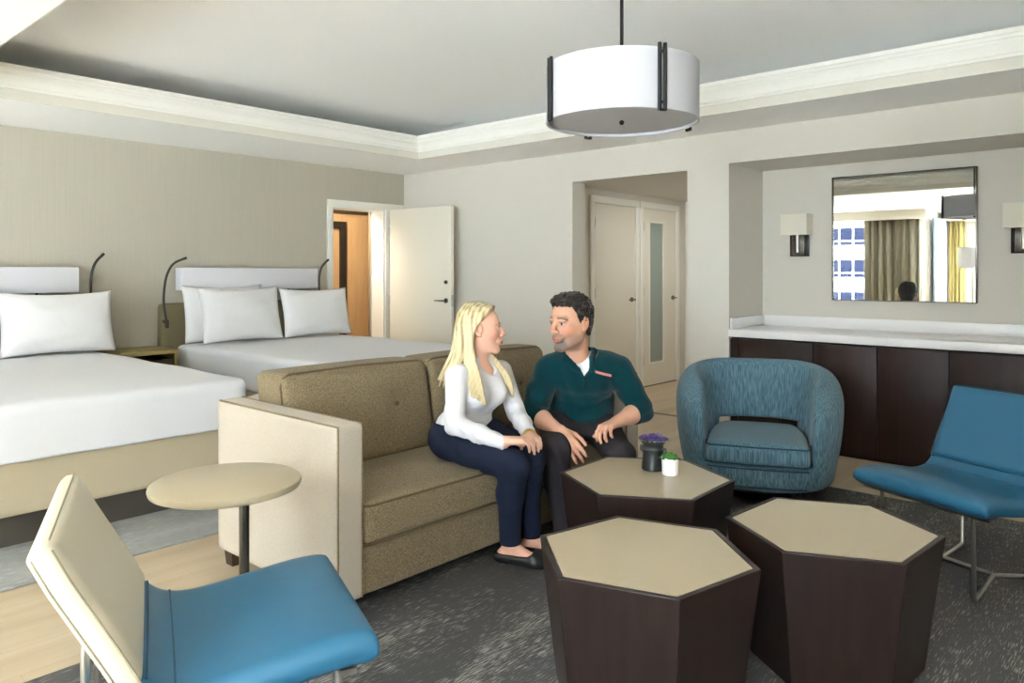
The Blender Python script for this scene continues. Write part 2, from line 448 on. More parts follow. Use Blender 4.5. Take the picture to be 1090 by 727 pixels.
# hall side wall with two door openings, end wall
HXL = -4.57
struct('wall_hall', MB().box((HXL-.1, YN+.2, 0), (HXL, 8.5, 2.3)).box((HXL, 8.3, 0), (HX1+.1, 8.4, 2.3)).box((HX1, NB, 0), (HX1+.1, 8.4, 2.3)), 'wall')
struct('wall_side', MB().box((XR, -3.9, 0), (XR+.1, NB, 2.9)), 'wall')
# window wall behind the camera: bay with two openings and one to the right
w = MB()
w.box((XB, YW-.15, 0), (-5.1, YW, 2.9)).box((-5.1, YW-.15, 2.26), (-3.35, YW, 2.9)).box((-5.1, YW-.15, 0), (-3.35, YW, .12))
w.box((-3.45, -3.75, 0), (-3.35, YW-.15, 2.26)).box((-3.45, -3.75, 2.26), (-3.35, YW, 2.9))
w.box((-3.35, -3.75, 0), (-3.25, -3.6, 2.9)).box((-3.25, -3.75, 0), (-2.5, -3.6, 2.9)).box((-2.5, -3.75, 2.26), (-1.5, -3.6, 2.9)).box((-2.5, -3.75, 0), (-1.5, -3.6, .12)).box((-1.5, -3.75, 0), (-1.4, -2.15, 2.9))
w.box((-1.4, -2.15, 0), (-1.3, -2.0, 2.9)).box((-1.3, -2.15, 2.26), (1.6, -2.0, 2.9)).box((-1.3, -2.15, 0), (1.6, -2.0, .12)).box((1.6, -2.15, 0), (XR, -2.0, 2.9))
struct('wall_back', w, 'wall')
def window(name, x0, x1, y, z0=.12, z1=2.26, mull=2):
    o = bpy.data.objects.new(name, None); COL.objects.link(o); tag(o, kind='structure')
    f = MB(); t = .05
    f.box((x0, y-.05, z0), (x1, y+.02, z0+t)).box((x0, y-.05, z1-t), (x1, y+.02, z1))
    for k in range(mull+1):
        xx = x0+(x1-x0)*k/mull; a = min(max(xx-t/2, x0), x1-t)
        f.box((a, y-.05, z0), (a+t, y+.02, z1))
    f.build('window_frame', 'trim', o)
    box('window_pane', (x0+.01, y-.025, z0+.01), (x1-.01, y-.02, z1-.01), 'glass', o)
    return o
window('window_1', -5.1, -3.45, YW-.08)
window('window_2', -2.5, -1.5, -3.68, mull=1)
window('window_3', -1.3, 1.6, -2.08, mull=3)

# ceiling: soffit ring, tray and cornice
TX0, TX1, TY0, TY1 = -5.55, .55, 1.06, 4.84
c = MB().box((XB, -3.75, ZS), (TX0, YN, ZS+.06)).box((TX1, -3.75, ZS), (XR, YN, ZS+.06)).box((TX0, TY1, ZS), (TX1, YN, ZS+.06)).box((TX0, -3.75, ZS), (TX1, TY0, ZS+.06))
c.box((XB-.3, -3.9, ZC), (XR+.2, NB, ZC+.1))
# set-back faces of the light cove
e = .82; g_ = .52
c.box((TX0-e-.1, TY0-g_, ZS+.04), (TX0-e, TY1+g_, ZC+.02)).box((TX1+g_, TY0-g_, ZS+.04), (TX1+g_+.1, TY1+g_, ZC+.02)).box((TX0-e, TY1+g_, ZS+.04), (TX1+g_, TY1+g_+.1, ZC+.02)).box((TX0-e, TY0-g_-.1, ZS+.04), (TX1+g_, TY0-g_, ZC+.02))
struct('ceiling', c, 'ceil')
def cornice(prof):
    rings = []
    for (sx, sy) in ((0, 0), (1, 0), (1, 1), (0, 1), (0, 0)):
        ring = []
        for d, z in prof:
            x = TX0+d if sx == 0 else TX1-d; y = TY0+d if sy == 0 else TY1-d
            ring.append((x, y, z))
        rings.append(ring)
    return MB().loft(rings, closed=True, cap=False)
struct('trim_1', cornice([(-.004, ZS-.002), (.006, ZS-.002), (.006, ZS+.065), (-.02, ZS+.07), (-.02, ZS+.02)]), 'trimfascia')
struct('trim_2', cornice([(-.02, ZS+.065), (.02, ZS+.065), (.022, ZS+.08), (.030, ZS+.085), (.034, ZS+.10), (.046, ZS+.125), (.064, ZS+.14), (.066, ZS+.155), (.074, ZS+.157), (.080, ZS+.175), (.086, ZS+.178), (.086, ZS+.205), (-.03, ZS+.205), (-.03, ZS+.10)]), 'trim')
# bulkhead over the windows, its reflection is what the mirror shows
struct('trim_3', MB().box((XB, -2.5, 2.24), (-3.3, -2.18, ZS)).box((-3.3, -3.6, 2.24), (-1.4, -3.3, ZS)), 'wall')
struct('baseboard_right', MB().box((XB, YN-.015, 0), (HX0, YN, .1)).box((HX1, YN-.045, 0), (NX0, YN-.03, .1)).box((HXL+.02, 8.285, 0), (HX1, 8.3, .1)).box((HX1-.0, 8.0, 0), (HX1+.012, 8.3, .1)), 'trim')
struct('baseboard_left', MB().box((XB, -2.5, 0), (XB+.015, DY0-.08, .1)), 'trim')
struct('trim_4', MB().box((HX0-.4, 6.04, 0), (HX1, 6.08, .004)), 'stem')

# ------------------------------------------------------------------ doors
def lever(parent, p, along, out, name='door_handle'):
    p = Vector(p); a = Vector(along); o = Vector(out)
    m = MB().tube([p, p+o*.012], .026, 20).tube([p+o*.01, p+o*.055], .009, 12).tube([p+o*.05, p+o*.055+a*.03, p+o*.052+a*.12], [.009, .009, .007], 12)
    return m.build(name, 'stem', parent)
# connecting door, open flat against the niche wall
o = bpy.data.objects.new('door_1', None); COL.objects.link(o); tag(o, kind='structure')
m = MB().box((XB, DY0-.07, 0), (XB+.022, DY0, DZ), .004).box((XB, DY0-.07, DZ), (XB+.022, YN-.02, DZ+.07), .004).box((XB, DY1, 0), (XB+.022, DY1+.07, DZ), .004)
m.box((XB-.23, DY1-.012, 0), (XB, DY1+.0, DZ)).box((XB-.23, DY0, 0), (XB, DY0+.012, DZ)).box((XB-.23, DY0, DZ-.012), (XB, DY1, DZ))
m.build('door_frame', 'trim', o)
box('jamb_edge', (XB-.25, DY1-.03, 0), (XB-.215, DY1-.012, DZ), 'chrome', o)
ang = math.atan2(.0485, .92)
leaf = box('door_leaf', (0, 0, .01), (.92, .045, 1.985), 'door', o, .003); leaf.location = (XB+.06, 5.27, 0); leaf.rotation_euler = (0, 0, ang)
h = lever(leaf, (.855, 0, 1.01), (-1, 0, 0), (0, -1, 0))
m = MB().tube([(.855, 0, 1.20), (.855, -.012, 1.20)], .02, 20).box((.84, -.03, 1.196), (.87, -.01, 1.204), .002); m.build('deadbolt', 'stem', leaf)
MB().box((.917, .005, .95), (.9215, .04, 1.07)).build('latch_plate', 'chrome', leaf)
for zz in (.25, 1.0, 1.75): MB().tube([(-.004, -.004, zz-.05), (-.004, -.004, zz+.05)], .007, 10).build('hinge', 'chrome', leaf)
# hall doors
def hall_door(name, y0, y1, lever_y, glass=None):
    o = bpy.data.objects.new(name, None); COL.objects.link(o); tag(o, kind='structure')
    x = HXL
    MB().box((x, y0-.07, 0), (x+.025, y0, 2.03), .004).box((x, y1, 0), (x+.025, y1+.07, 2.03), .004).box((x, y0-.07, 2.03), (x+.025, y1+.07, 2.10), .004).build('door_frame', 'trim', o)
    if glass:
        g0, g1, z0, z1 = glass
        lf = MB().box((x-.02, y0+.005, .01), (x+.012, g0, 2.025)).box((x-.02, g1, .01), (x+.012, y1-.005, 2.025)).box((x-.02, g0, .01), (x+.012, g1, z0)).box((x-.02, g0, z1), (x+.012, g1, 2.025)).build('door_leaf', 'door', o)
        box('frosted_pane', (x-.01, g0-.005, z0-.005), (x+.002, g1+.005, z1+.005), 'frost', lf)
        b = .018
        MB().box((x+.011, g0-b, z0-b), (x+.018, g0, z1+b)).box((x+.011, g1, z0-b), (x+.018, g1+b, z1+b)).box((x+.011, g0, z0-b), (x+.018, g1, z0)).box((x+.011, g0, z1), (x+.018, g1, z1+b)).build('glazing_bead', 'trim', lf)
    else:
        lf = box('door_leaf', (x-.02, y0+.005, .01), (x+.012, y1-.005, 2.025), 'door', o, .002)
    lever(lf, (x+.012, lever_y, 1.0), (0, -1, 0), (1, 0, 0))
    for zz in (.3, 1.08, 1.82): MB().tube([(x+.016, y0+.004, zz-.05), (x+.016, y0+.004, zz+.05)], .007, 10).build('hinge', 'stem', lf)
    MB().box((x-.02, y0, 0), (x+.02, y1, .009)).build('threshold', 'dark_frame', o)
    return o
hall_door('door_2', 6.38, 7.16, 7.08)
hall_door('door_3', 7.32, 8.06, 7.98, (7.47, 7.76, .27, 1.87))
# what stands in the room beyond the connecting door
struct('wall_beyond', MB().box((-9.3, 3.9, 0), (-9.2, 6.4, 2.6)).box((-9.2, 3.8, 0), (XB-.23, 3.9, 2.6)).box((-9.2, 6.4, 0), (XB-.23, 6.5, 2.6)).box((-9.3, 3.8, 2.4), (XB-.23, 6.5, 2.5)), 'wall')
o = empty('wardrobe', (-7.7, 5.3, 0), 0, 'honey maple wardrobe seen through the open connecting door', 'wardrobe')
box('body', (-.6, -.9, 0), (0, .62, 2.02), 'orange', o)
box('top_shadow_strip', (-.59, -.91, 2.02), (.02, .63, 2.07), 'night_dark', o)  # dark strip standing in for the shadow line along the wardrobe top
for y0, y1 in ((-.88, -.02), (.245, .60)): box('door', (0.002, y0, .08), (.022, y1, 1.97), 'orange', o, .003)
m = MB()
m.box((.022, .13, .05), (.05, .215, 1.92)).box((.022, -.8, 1.84), (.05, .13, 1.92)); m.build('dark_frame', 'dark_frame', o)

# ------------------------------------------------------------------ rugs
def rug(name, x0, x1, y0, y1, t, m, label):
    return tag(box(name, (x0, y0, 0.0005), (x1, y1, t), m, bev=.004), label, 'rug')
rug('bedside_rug', -6.5, -3.58, .1, 5.0, .012, 'carpet', 'pale blue-grey rug under the two white beds')
rug('area_rug', -2.72, .9, -.3, 4.65, .012, 'rug', 'dark charcoal streaked area rug under sofa chairs and hexagonal tables')

# ------------------------------------------------------------------ beds
def bed(y0, y1, label):
    o = empty('bed', (0, 0, 0), 0, label, 'bed', 'hotel beds')
    box('plinth', (-6.42, y0+.08, .012), (-4.12, y1-.08, .165), 'plinth', o)
    soft('box_base', (-6.445, y0+.02, .16), (-4.05, y1-.02, .44), .025, 'bed_base', o, 10)
    soft('mattress', (-6.43, y0+.05, .44), (-4.10, y1-.05, .655), .05, 'bed_white', o, 10)
    return o
def duvet(y0, y1, label):
    x0, x1, z0, z1 = -6.38, -4.015, .388, .692
    def fn(P, U, h):
        P = P.copy()
        # gentle crown and a few soft lengthwise ripples
        P[:, 2] += np.where(U[:, 2] > .9, .012*np.cos(U[:, 0]*1.4)*np.cos(U[:, 1]*1.4)+.003*np.sin(U[:, 0]*9+U[:, 1]*5), 0)
        side = (np.abs(U[:, 1]) > .97) | (U[:, 0] > .97)
        P[:, 0] += np.where((U[:, 0] > .97), .006*np.sin(U[:, 1]*11)*(1-U[:, 2])/2, 0)
        return P
    V, F = soft_box((x0, y0, z0), (x1, y1, z1), .05, 26, fn=fn)
    keep = ~(np.all(V[F][:, :, 2] < z0+.035, axis=1) | np.all(V[F][:, :, 0] < x0+.03, axis=1))
    V[:, 2] = np.where(V[:, 2] < z0+.02, z0, V[:, 2])
    ob = np_mesh('duvet', V, F[keep], 'bed_white')
    s = ob.modifiers.new('thickness', 'SOLIDIFY'); s.thickness = .02; s.offset = 1 - 2
    return tag(ob, label, 'duvet', 'white duvets')
bed(.63, 2.21, 'double bed with tan base at the left edge, nearer the camera')
bed(2.86, 4.42, 'double bed behind the sofa, farther from the camera')
duvet(.62, 2.22, 'smooth white duvet on the nearer bed at left')
duvet(2.85, 4.43, 'smooth white duvet on the farther bed behind the sofa')

def pillow(loc, rz, tilt, w, h, t, label, seed):
    rnd = np.random.RandomState(seed)
    n = 34; u = np.linspace(-1, 1, n+1)
    U, W = np.meshgrid(u, u, indexing='ij')
    ph = rnd.rand(6)*6
    prof = (np.clip(1-np.abs(U)**2.4, 0, 1)*np.clip(1-np.abs(W)**2.2, 0, 1))**.55
    wr = .010*np.sin(U*7+W*3+ph[0])*np.exp(-((np.abs(U)-.8)/.25)**2)+.008*np.sin(W*9-U*4+ph[1])*np.exp(-((np.abs(W)-.8)/.3)**2)+.006*np.sin(U*3+W*5+ph[2])
    x = U*w/2*(1-.06*(1-np.abs(U))*0-.045*(1-W**2)*np.abs(U))
    z = W*h/2*(1-.075*(1-U**2)*np.abs(W)) - .012*np.clip(W, 0, 1)*(1-U**2)
    V = []; F = []
    for sg in (1, -1):
        y = sg*(t/2)*prof+wr*prof*sg
        V.append(np.stack([x, y, z], -1).reshape(-1, 3))
    idx = lambda i, j: i*(n+1)+j
    N = (n+1)**2
    mp = np.arange(2*N)
    for i in range(n+1):
        for j in range(n+1):
            if i in (0, n) or j in (0, n): mp[N+idx(i, j)] = idx(i, j)
    for i in range(n):
        for j in range(n):
            q = [idx(i, j), idx(i+1, j), idx(i+1, j+1), idx(i, j+1)]
            F.append(q[::-1]); F.append([mp[N+k] for k in q])
    V = np.concatenate(V)
    used = np.unique(np.array(F)); re = np.full(2*N, -1); re[used] = np.arange(len(used))
    ob = np_mesh('pillow', V[used], re[np.array(F)], 'pillow')
    ob.location = loc; ob.rotation_euler = (tilt, 0, rz)
    return tag(ob, label, 'pillow', 'white bed pillows')
RZ = PI/2                               # pillow width runs along the wall
pillow((-6.16, 1.895, .932), RZ, math.radians(-12), .76, .47, .19, 'plump white pillow on the nearer bed, whole and right of its neighbour', 1)
pillow((-6.16, 1.13, .932), RZ, math.radians(-12), .76, .47, .19, 'white pillow cut off at the left edge of the photo', 2)
pillow((-6.30, 3.25, .945), RZ, math.radians(-9), .74, .50, .12, 'white pillow mostly hidden, propped behind the left pillow of the farther bed', 3)
pillow((-6.09, 3.30, .94), RZ, math.radians(-13), .74, .48, .19, 'left white pillow in front on the bed behind the sofa', 4)
pillow((-6.09, 4.05, .932), RZ, math.radians(-13), .73, .46, .19, 'right white pillow on the farther bed, beside the open door', 5)

def headboard(y0, y1, label):
    ob = soft('headboard', (XB+.012, y0, .0125), (XB+.115, y1, 1.035), .03, 'olive', None, 10)
    return tag(ob, label, 'headboard', 'olive headboards')
headboard(.55, 2.29, 'olive headboard panel behind the nearer bed')
headboard(2.768, 4.46, 'olive headboard panel behind the farther bed')
def bar_light(y0, y1, label):
    o = empty('headboard_light', (XB, (y0+y1)/2, 1.145), 0, label, 'wall light', 'long white headboard lights')
    h = (y1-y0)/2
    box('lamp_shade', (.035, -h, 0), (.175, h, .195), 'shade_white', o, .004)
    box('back_plate', (.003, -h*.9, .03), (.036, h*.9, .16), 'bronze', o)
    for s in (-.62, .62): MB().tube([(.06, s*h, -.105), (.06, s*h, .02)], .009, 10).build('bracket', 'bronze', o)
    return o
bar_light(.76, 2.11, 'long white box light above the nearer bed')
bar_light(2.92, 4.27, 'long white box light above the bed behind the sofa')
def reading_lamp(pts, label):
    o = empty('reading_lamp', pts[0], 0, label, 'reading lamp', 'gooseneck reading lamps')
    p0 = Vector(pts[0]); L = [Vector(p)-p0 for p in pts]
    # smooth the neck
    Q = []
    for i in range(len(L)-1):
        a = L[max(i-1, 0)]; b = L[i]; c_ = L[i+1]; d = L[min(i+2, len(L)-1)]
        for t in (0, .25, .5, .75): Q.append(.5*((2*b)+(-a+c_)*t+(2*a-5*b+4*c_-d)*t*t+(-a+3*b-3*c_+d)*t**3))
    Q.append(L[-1])
    MB().tube(Q, .0105, 10).build('gooseneck', 'bronze', o)
    d = (Q[-1]-Q[-3]).normalized()
    MB().tube([Q[-1]-d*.02, Q[-1]+d*.012], [.0112, .0118], 12).build('lamp_head', 'black', o)
    MB().tube([(-.05, 0, .02), (.0, 0, .02)], .018, 12).tube([(0, 0, -.035), (0, 0, .03)], .016, 12).build('mount', 'bronze', o)
    return o
reading_lamp([(-6.40, 2.185, .93), (-6.40, 2.192, 1.09), (-6.40, 2.199, 1.263), (-6.39, 2.226, 1.374), (-6.37, 2.275, 1.442)], 'dark gooseneck reading lamp at the right end of the nearer headboard')
reading_lamp([(-6.40, 2.79, .865), (-6.40, 2.775, .95), (-6.40, 2.762, 1.079), (-6.40, 2.784, 1.26), (-6.39, 2.839, 1.372), (-6.36, 2.928, 1.421)], 'dark gooseneck reading lamp left of the farther bed, above the nightstand')
reading_lamp([(-6.40, 4.29, .93), (-6.40, 4.289, 1.114), (-6.40, 4.289, 1.253), (-6.39, 4.312, 1.356), (-6.37, 4.367, 1.422)], 'dark gooseneck reading lamp beside the doorway, right of the farther headboard')
o = empty('nightstand', (-6.3, 2.535, 0), 0, 'olive wooden nightstand standing between the two beds', 'nightstand')
box('top', (-.25, -.225, .645), (.2, .225, .675), 'night', o, .003)
MB().box((-.25, -.22, .0125), (.18, -.195, .645)).box((-.25, .195, .0125), (.18, .22, .645)).box((-.25, -.195, .06), (-.235, .195, .645)).box((-.25, -.195, .06), (.18, .195, .09)).box((-.25, -.195, .40), (.18, .195, .42)).build('body', 'night', o)
d = box('drawer', (-.2, -.19, .43), (.175, .19, .60), 'night_dark', o, .003)
MB().tube([(.175, -.05, .53), (.2, -.05, .53), (.2, .05, .53), (.175, .05, .53)], .006, 8).build('handle', 'bronze', d)

# ------------------------------------------------------------------ sofa
SX0, SX1, SY0, SY1 = -3.21, -2.30, 1.62, 3.64
o = empty('sofa', ((SX0+SX1)/2, (SY0+SY1)/2, 0), 0, 'taupe tweed three-seat sofa the couple are sitting on', 'sofa')
ox, oy = (SX0+SX1)/2, (SY0+SY1)/2
def sl(p): return (p[0]-ox, p[1]-oy, p[2])
for y0, y1 in ((SY0, SY0+.115), (SY1-.115, SY1)):
    def fa(P, U, h):
        return P
    a = soft('arm', sl((SX0, y0, .075)), sl((SX1, y1, .735)), .014, 'sofa_arm_lit', o, 10)
    m = MB(); e = .013
    for yy in (y0+.004, y1-.004):
        m.tube([sl((SX0+.02, yy, .732)), sl((SX1-.006, yy, .732)), sl((SX1-.004, yy, .72)), sl((SX1-.004, yy, .08))], .0045, 6)
    m.build('welt', 'sofa', a)
soft('back', sl((SX0, SY0+.115, .075)), sl((SX0+.17, SY1-.115, .74)), .03, 'sofa_arm_lit', o, 10)
soft('front_rail', sl((SX0+.17, SY0+.116, .075)), sl((SX1-.012, SY1-.116, .262)), .012, 'sofa', o, 10)
sc_ = soft('seat_cushion', sl((SX0+.17, SY0+.12, .265)), sl((SX1+.008, SY1-.12, .425)), .03, 'sofa', o, 18, puff=(.006, 0, .014))
m = MB()
for z in (.272, .415):
    m.tube([sl((SX0+.3, SY0+.123, z)), sl((SX1-.012, SY0+.127, z)), sl((SX1+.003, SY0+.15, z)), sl((SX1+.012, (SY0+SY1)/2, z)), sl((SX1+.003, SY1-.15, z)), sl((SX1-.012, SY1-.127, z))], .005, 6)
m.build('welt', 'welt', sc_)
for y0, y1 in ((SY0+.122, 2.575), (2.58, SY1-.122)):
    z0, z1 = .425, .855
    def fb(P, U, h):
        P = P.copy(); P[:, 0] += -.085*(U[:, 2]+1)/2+.02           # lean back
        d = np.sqrt((U[:, 1]-.45)**2+(U[:, 2]-.1)**2*.8)
        P[:, 0] -= np.where(U[:, 0] > .5, .022*np.exp(-(d/.13)**2)+.012*np.exp(-(np.abs(U[:, 1]-.45)/.10)**2)*np.exp(-((U[:, 2]-.1)/.6)**2), 0)  # buttoned dimple
        return P
    cu = soft('back_cushion', sl((SX0+.16, y0, z0)), sl((SX0+.385, y1, z1)), .035, 'sofa', o, 22, puff=(.035, 0, .012), fn=fb)
    cu_y = (y0+y1)/2+.45*(y1-y0)/2
    xb = SX0+.385-.085*.55+.02+.035-.028
    MB().lathe([(0, .006), (.010, .004), (.014, 0), (0, -.004)], n=14).build('button', 'welt', cu, M4=Matrix.Translation(sl((xb, cu_y, .665))) @ Matrix.Rotation(PI/2, 4, 'Y'))
    m = MB(); pts = []
    # piping round the front edge of the cushion
    for (yy, zz) in ((y0+.006, z0+.03), (y0+.006, z1-.045), (y0+.02, z1-.015), (y0+.05, z1-.002), ((y0+y1)/2, z1+.006), (y1-.05, z1-.002), (y1-.02, z1-.015), (y1-.006, z1-.045), (y1-.006, z0+.03)):
        f = (zz-z0)/(z1-z0)
        pts.append(sl((SX0+.385-.018-.085*f+.02, yy, zz)))
    m.tube(pts, .0055, 6).build('welt', 'welt', cu)
for x, y in ((SX0+.05, SY0+.06), (SX1-.09, SY0+.06), (SX0+.05, SY1-.06), (SX1-.09, SY1-.06)):
    p = sl((x, y, 0)); s = .035; t = .028; zf = .0125 if x > -2.72 else .0005
    MB().prism([(p[0]-t, p[1]-t, zf), (p[0]+t, p[1]-t, zf), (p[0]+t, p[1]+t, zf), (p[0]-t, p[1]+t, zf)], [(p[0]-s, p[1]-s, .08), (p[0]+s, p[1]-s, .08), (p[0]+s, p[1]+s, .08), (p[0]-s, p[1]+s, .08)]).build('leg', 'wood_leg', o)

# ------------------------------------------------------------------ hexagonal tables
def hexagon(c, r, a0, bot_r, label):
    o = empty('hexagonal_table', (c[0], c[1], 0), a0, label, 'coffee table', 'tapered hexagonal tables')
    ring = lambda R, z: [(R*math.cos(k*PI/3), R*math.sin(k*PI/3), z) for k in range(6)]
    m = MB().loft([ring(bot_r, .0125), ring(r, .45), ring(r-.022, .45), ring(r-.022, .435)], cap=False)
    m.bm.faces.new([m.bm.verts.new(p) for p in ring(bot_r, .0125)][::-1]); m.bm.faces.new([m.bm.verts.new(p) for p in ring(r-.022, .435)])
    b = m.build('body', 'dark_wood', o, angle=10)
    bv = b.modifiers.new('bevel', 'BEVEL'); bv.width = .003; bv.segments = 2; bv.limit_method = 'ANGLE'
    MB().prism(ring(r-.0235, .436), ring(r-.0235, .4495)).build('top_panel', 'laminate', o, angle=10)
    return o
hexagon((-1.227, 1.976), .342, math.radians(17.5), .285, 'nearest hexagonal table with dark tapered sides, closest to the camera')
hexagon((-1.676, 2.713), .362, math.radians(31.5), .30, 'hexagonal table with two small potted plants on its beige top')
hexagon((-.880, 2.591), .342, math.radians(25), .280, 'bare hexagonal table at right, in front of the teal armchair')

# ------------------------------------------------------------------ side table
o = empty('side_table', (-2.338, 1.212, 0), 0, 'round beige pedestal side table by the sofa arm', 'side table')
MB().lathe([(0, .592), (.222, .592), (.234, .597), (.237, .607), (.235, .617), (.228, .621), (0, .621)], n=72).build('table_top', 'laminate', o)
MB().lathe([(0, .585), (.06, .585), (.06, .592), (0, .592)], (.044, .039, 0), 24).build('mounting_plate', 'stem', o)
MB().tube([(.044, .039, .02), (.044, .039, .588)], .0165, 20).build('stem', 'stem', o)
MB().lathe([(0, .0135), (.17, .0135), (.172, .018), (.166, .023), (.03, .026), (0, .026)], (.02, .02, 0), 48).build('base', 'stem', o)

# ------------------------------------------------------------------ slipper chairs
def slipper(front_far, width_dir, two_tone, label):
    """local frame: x along the width, y backwards (from the front edge), z up"""
    wd = Vector((*width_dir, 0)).normalized(); W = .60
    rz = math.atan2(wd.y, wd.x)
    o = empty('slipper_chair', (front_far[0], front_far[1], 0), rz, label, 'chair', 'armless slipper chairs')
    sign = 1
    # side profile: upper surface and lower surface
    def slab(prof, thick, x0, x1, r, material, name, crown=.0, nx=18):
        """extrude a profile line (y,z) to a padded slab with rounded rim"""
        P = np.array(prof, float)
        # resample
        seg = np.r_[0, np.cumsum(np.hypot(*np.diff(P, axis=0).T))]; L = seg[-1]
        n = 30; s = L*(.5-.5*np.cos(np.linspace(0, PI, n+1)))
        C = np.stack([np.interp(s, seg, P[:, 0]), np.interp(s, seg, P[:, 1])], 1)
        for _ in range(3): C[1:-1] = (C[:-2]+2*C[1:-1]+C[2:])/4
        T = np.gradient(C, axis=0); T /= np.linalg.norm(T, axis=1)[:, None]; N = np.stack([-T[:, 1], T[:, 0]], 1)
        w = (x1-x0)/2; xc = (x0+x1)/2
        us = np.sin(np.linspace(-PI/2, PI/2, nx+1))
        top = []; bot = []
        for i in range(n+1):
            for u in us:
                ds = min(s[i], L-s[i]); dx = w*(1-abs(u))
                e = 1.
                def rim(d): return math.sqrt(max(0, 1-(1-min(d/r, 1))**2))
                e = min(rim(ds), rim(dx)) if True else e
                cr = crown*(1-u*u)*(1-(2*s[i]/L-1)**2)
                half = thick/2
                p = C[i]+N[i]*(half*e+cr-half); q = C[i]-N[i]*(half*e+half)
                top.append((xc+u*w, p[0], p[1])); bot.append((xc+u*w, q[0], q[1]))
        V = np.array(top+bot); k = nx+1; NT = (n+1)*k
        F = []
        for i in range(n):
            for j in range(nx):
                a = i*k+j
                F.append([a, a+1, a+1+k, a+k]); F.append([NT+a, NT+a+k, NT+a+1+k, NT+a+1])
        for j in range(nx):
            F.append([j, NT+j, NT+j+1, j+1]); a = n*k+j; F.append([a, a+1, NT+a+1, NT+a])
        for i in range(n):
            a = i*k; F.append([a, a+k, NT+a+k, NT+a]); a += nx; F.append([a, NT+a, NT+a+k, a+k])
        ob = np_mesh(name, V, np.array(F), material, o)
        bm = bmesh.new(); bm.from_mesh(ob.data); bmesh.ops.remove_doubles(bm, verts=bm.verts[:], dist=.0004); bmesh.ops.recalc_face_normals(bm, faces=bm.faces[:]); bm.to_mesh(ob.data); bm.free()
        ob.data.polygons.foreach_set('use_smooth', [True]*len(ob.data.polygons))
        return ob, C, N
    back_mat = 'cream' if two_tone else 'blue'
    seat, C, N = slab([(-.005, .425), (.03, .442), (.12, .440), (.25, .418), (.38, .398), (.455, .400), (.50, .428), (.525, .462)], .075, 0, W, .030, 'blue', 'seat', .012)
    m = MB(); i = int(np.argmin(np.abs(C[:, 0]-.452)))
    m.tube([(W/2*(1+u), *(C[i]+N[i]*(.0062*(1-u*u)-.0012))) for u in np.linspace(-.93, .93, 13)], .0032, 6)
    i = int(np.argmin(np.abs(C[:, 0]-.505)))
    m.tube([(W/2*(1+u), *(C[i]+N[i]*(.003*(1-u*u)-.0012))) for u in np.linspace(-.93, .93, 13)], .0028, 6)
    m.build('seam', 'blue_seam', seat)
    back, C, N = slab([(.508, .440), (.538, .50), (.588, .590), (.638, .680), (.678, .765)], .062, .0, W, .024, back_mat, 'backrest', .010)
    # seams running round both rims of the back
    m = MB()
    for off in (-.010, -.050):
        for xx in (.004, W-.004):
            pts = [(xx, *(C[i]+N[i]*off)) for i in range(2, len(C)-2, 3)]
            m.tube(pts, .0022, 5)
        i = len(C)-2
        if off > -.02: m.tube([(x_, *(C[i]+N[i]*off+np.array([0, .002]))) for x_ in (.02, W/2, W-.02)], .0022, 5)
    m.build('seam', 'cream_seam' if two_tone else 'blue_seam', back)
    # spider frame of steel tube
    r = .0095; z0 = .022
    A = (W*.63, .40, z0); B = (W*.25, .40, z0)
    frame = MB().tube([A, B], r, 10); frame.build('centre_rail', 'chrome', o)
    for hub, x, in ((A, W-.10), (B, .09)):
        MB().tube([hub, (x, .10, z0), (x, .09, .03), (x, .088, .40)], r, 10).build('leg', 'chrome', o)
        MB().tube([hub, (x, .615, z0), (x, .625, .03), (x, .628, .50), (x, .622, .53)], r, 10).build('leg', 'chrome', o)
        MB().tube([(x, .088, .372), (x, .42, .322)], .008, 8).build('seat_bracket', 'chrome', o)
    MB().box((.02, .06, .348), (W-.02, .10, .362)).build('front_bracket', 'chrome', o)
    return o
slipper((-1.105, 3.50), (.919, -.396), False, 'all blue armless chair at the right edge of the photo')
slipper((-1.422, 1.133), (-.922, .382), True, 'two-tone armless chair with cream back and blue seat in the left foreground')

# ------------------------------------------------------------------ teal barrel chair
BC = Vector((-1.875, 4.27, 0)); bf = math.atan2(-.40, .916)       # front points at the seating group
o = empty('barrel_chair', BC, math.atan2(.40, .916), 'rounded teal barrel armchair in front of the dark cabinets', 'armchair')
# local: -y is the front
def barrel_shell():
    s = SDF((-.56, -.56, .06), (.56, .56, .84), .0085)
    def outer(X, Y, Z):
        zt = np.clip((Z-.10)/.45, 0, 1)
        rad = .405+.060*np.sin(zt*PI/2)-.035*np.clip((Z-.55)/.25, 0, 1)**2
        p = 2.5
        d = (np.abs(X)**p+np.abs(Y*1.04)**p)**(1/p)-rad
        top = Z-(.765-.50*np.clip(-(Y-.10), 0, 1)**1.45-.55*np.clip(np.abs(X)-.20, 0, 1)**1.9)
        bot = .105-Z
        k = .11
        m = np.maximum(d, top)+np.maximum(k-np.abs(d-top), 0)**2/(4*k)
        k = .05
        return np.maximum(m, bot)+np.maximum(k-np.abs(m-bot), 0)**2/(4*k)
    s.field(outer, .001, 'add')
    def inner(X, Y, Z):
        zt = np.clip((Z-.3)/.45, 0, 1)
        rad = .290+.045*zt
        p = 2.4
        d = (np.abs(X)**p+np.abs((Y+.0)*1.0)**p)**(1/p)-rad
        # open towards the front
        fr = np.maximum(np.abs(X)-(.275+.02*zt), Y-.0)
        m = np.minimum(d, fr)
        return np.maximum(m, .252-Z)
    s.field(inner, .05, 'sub')
    # gap under the back rest
    s.field(lambda X, Y, Z: np.maximum(np.maximum(np.abs(X)-.235, np.abs(Z-.325)-.065), -(Y-.0)), .025, 'sub')
    return s.mesh(2)
V, F = barrel_shell()
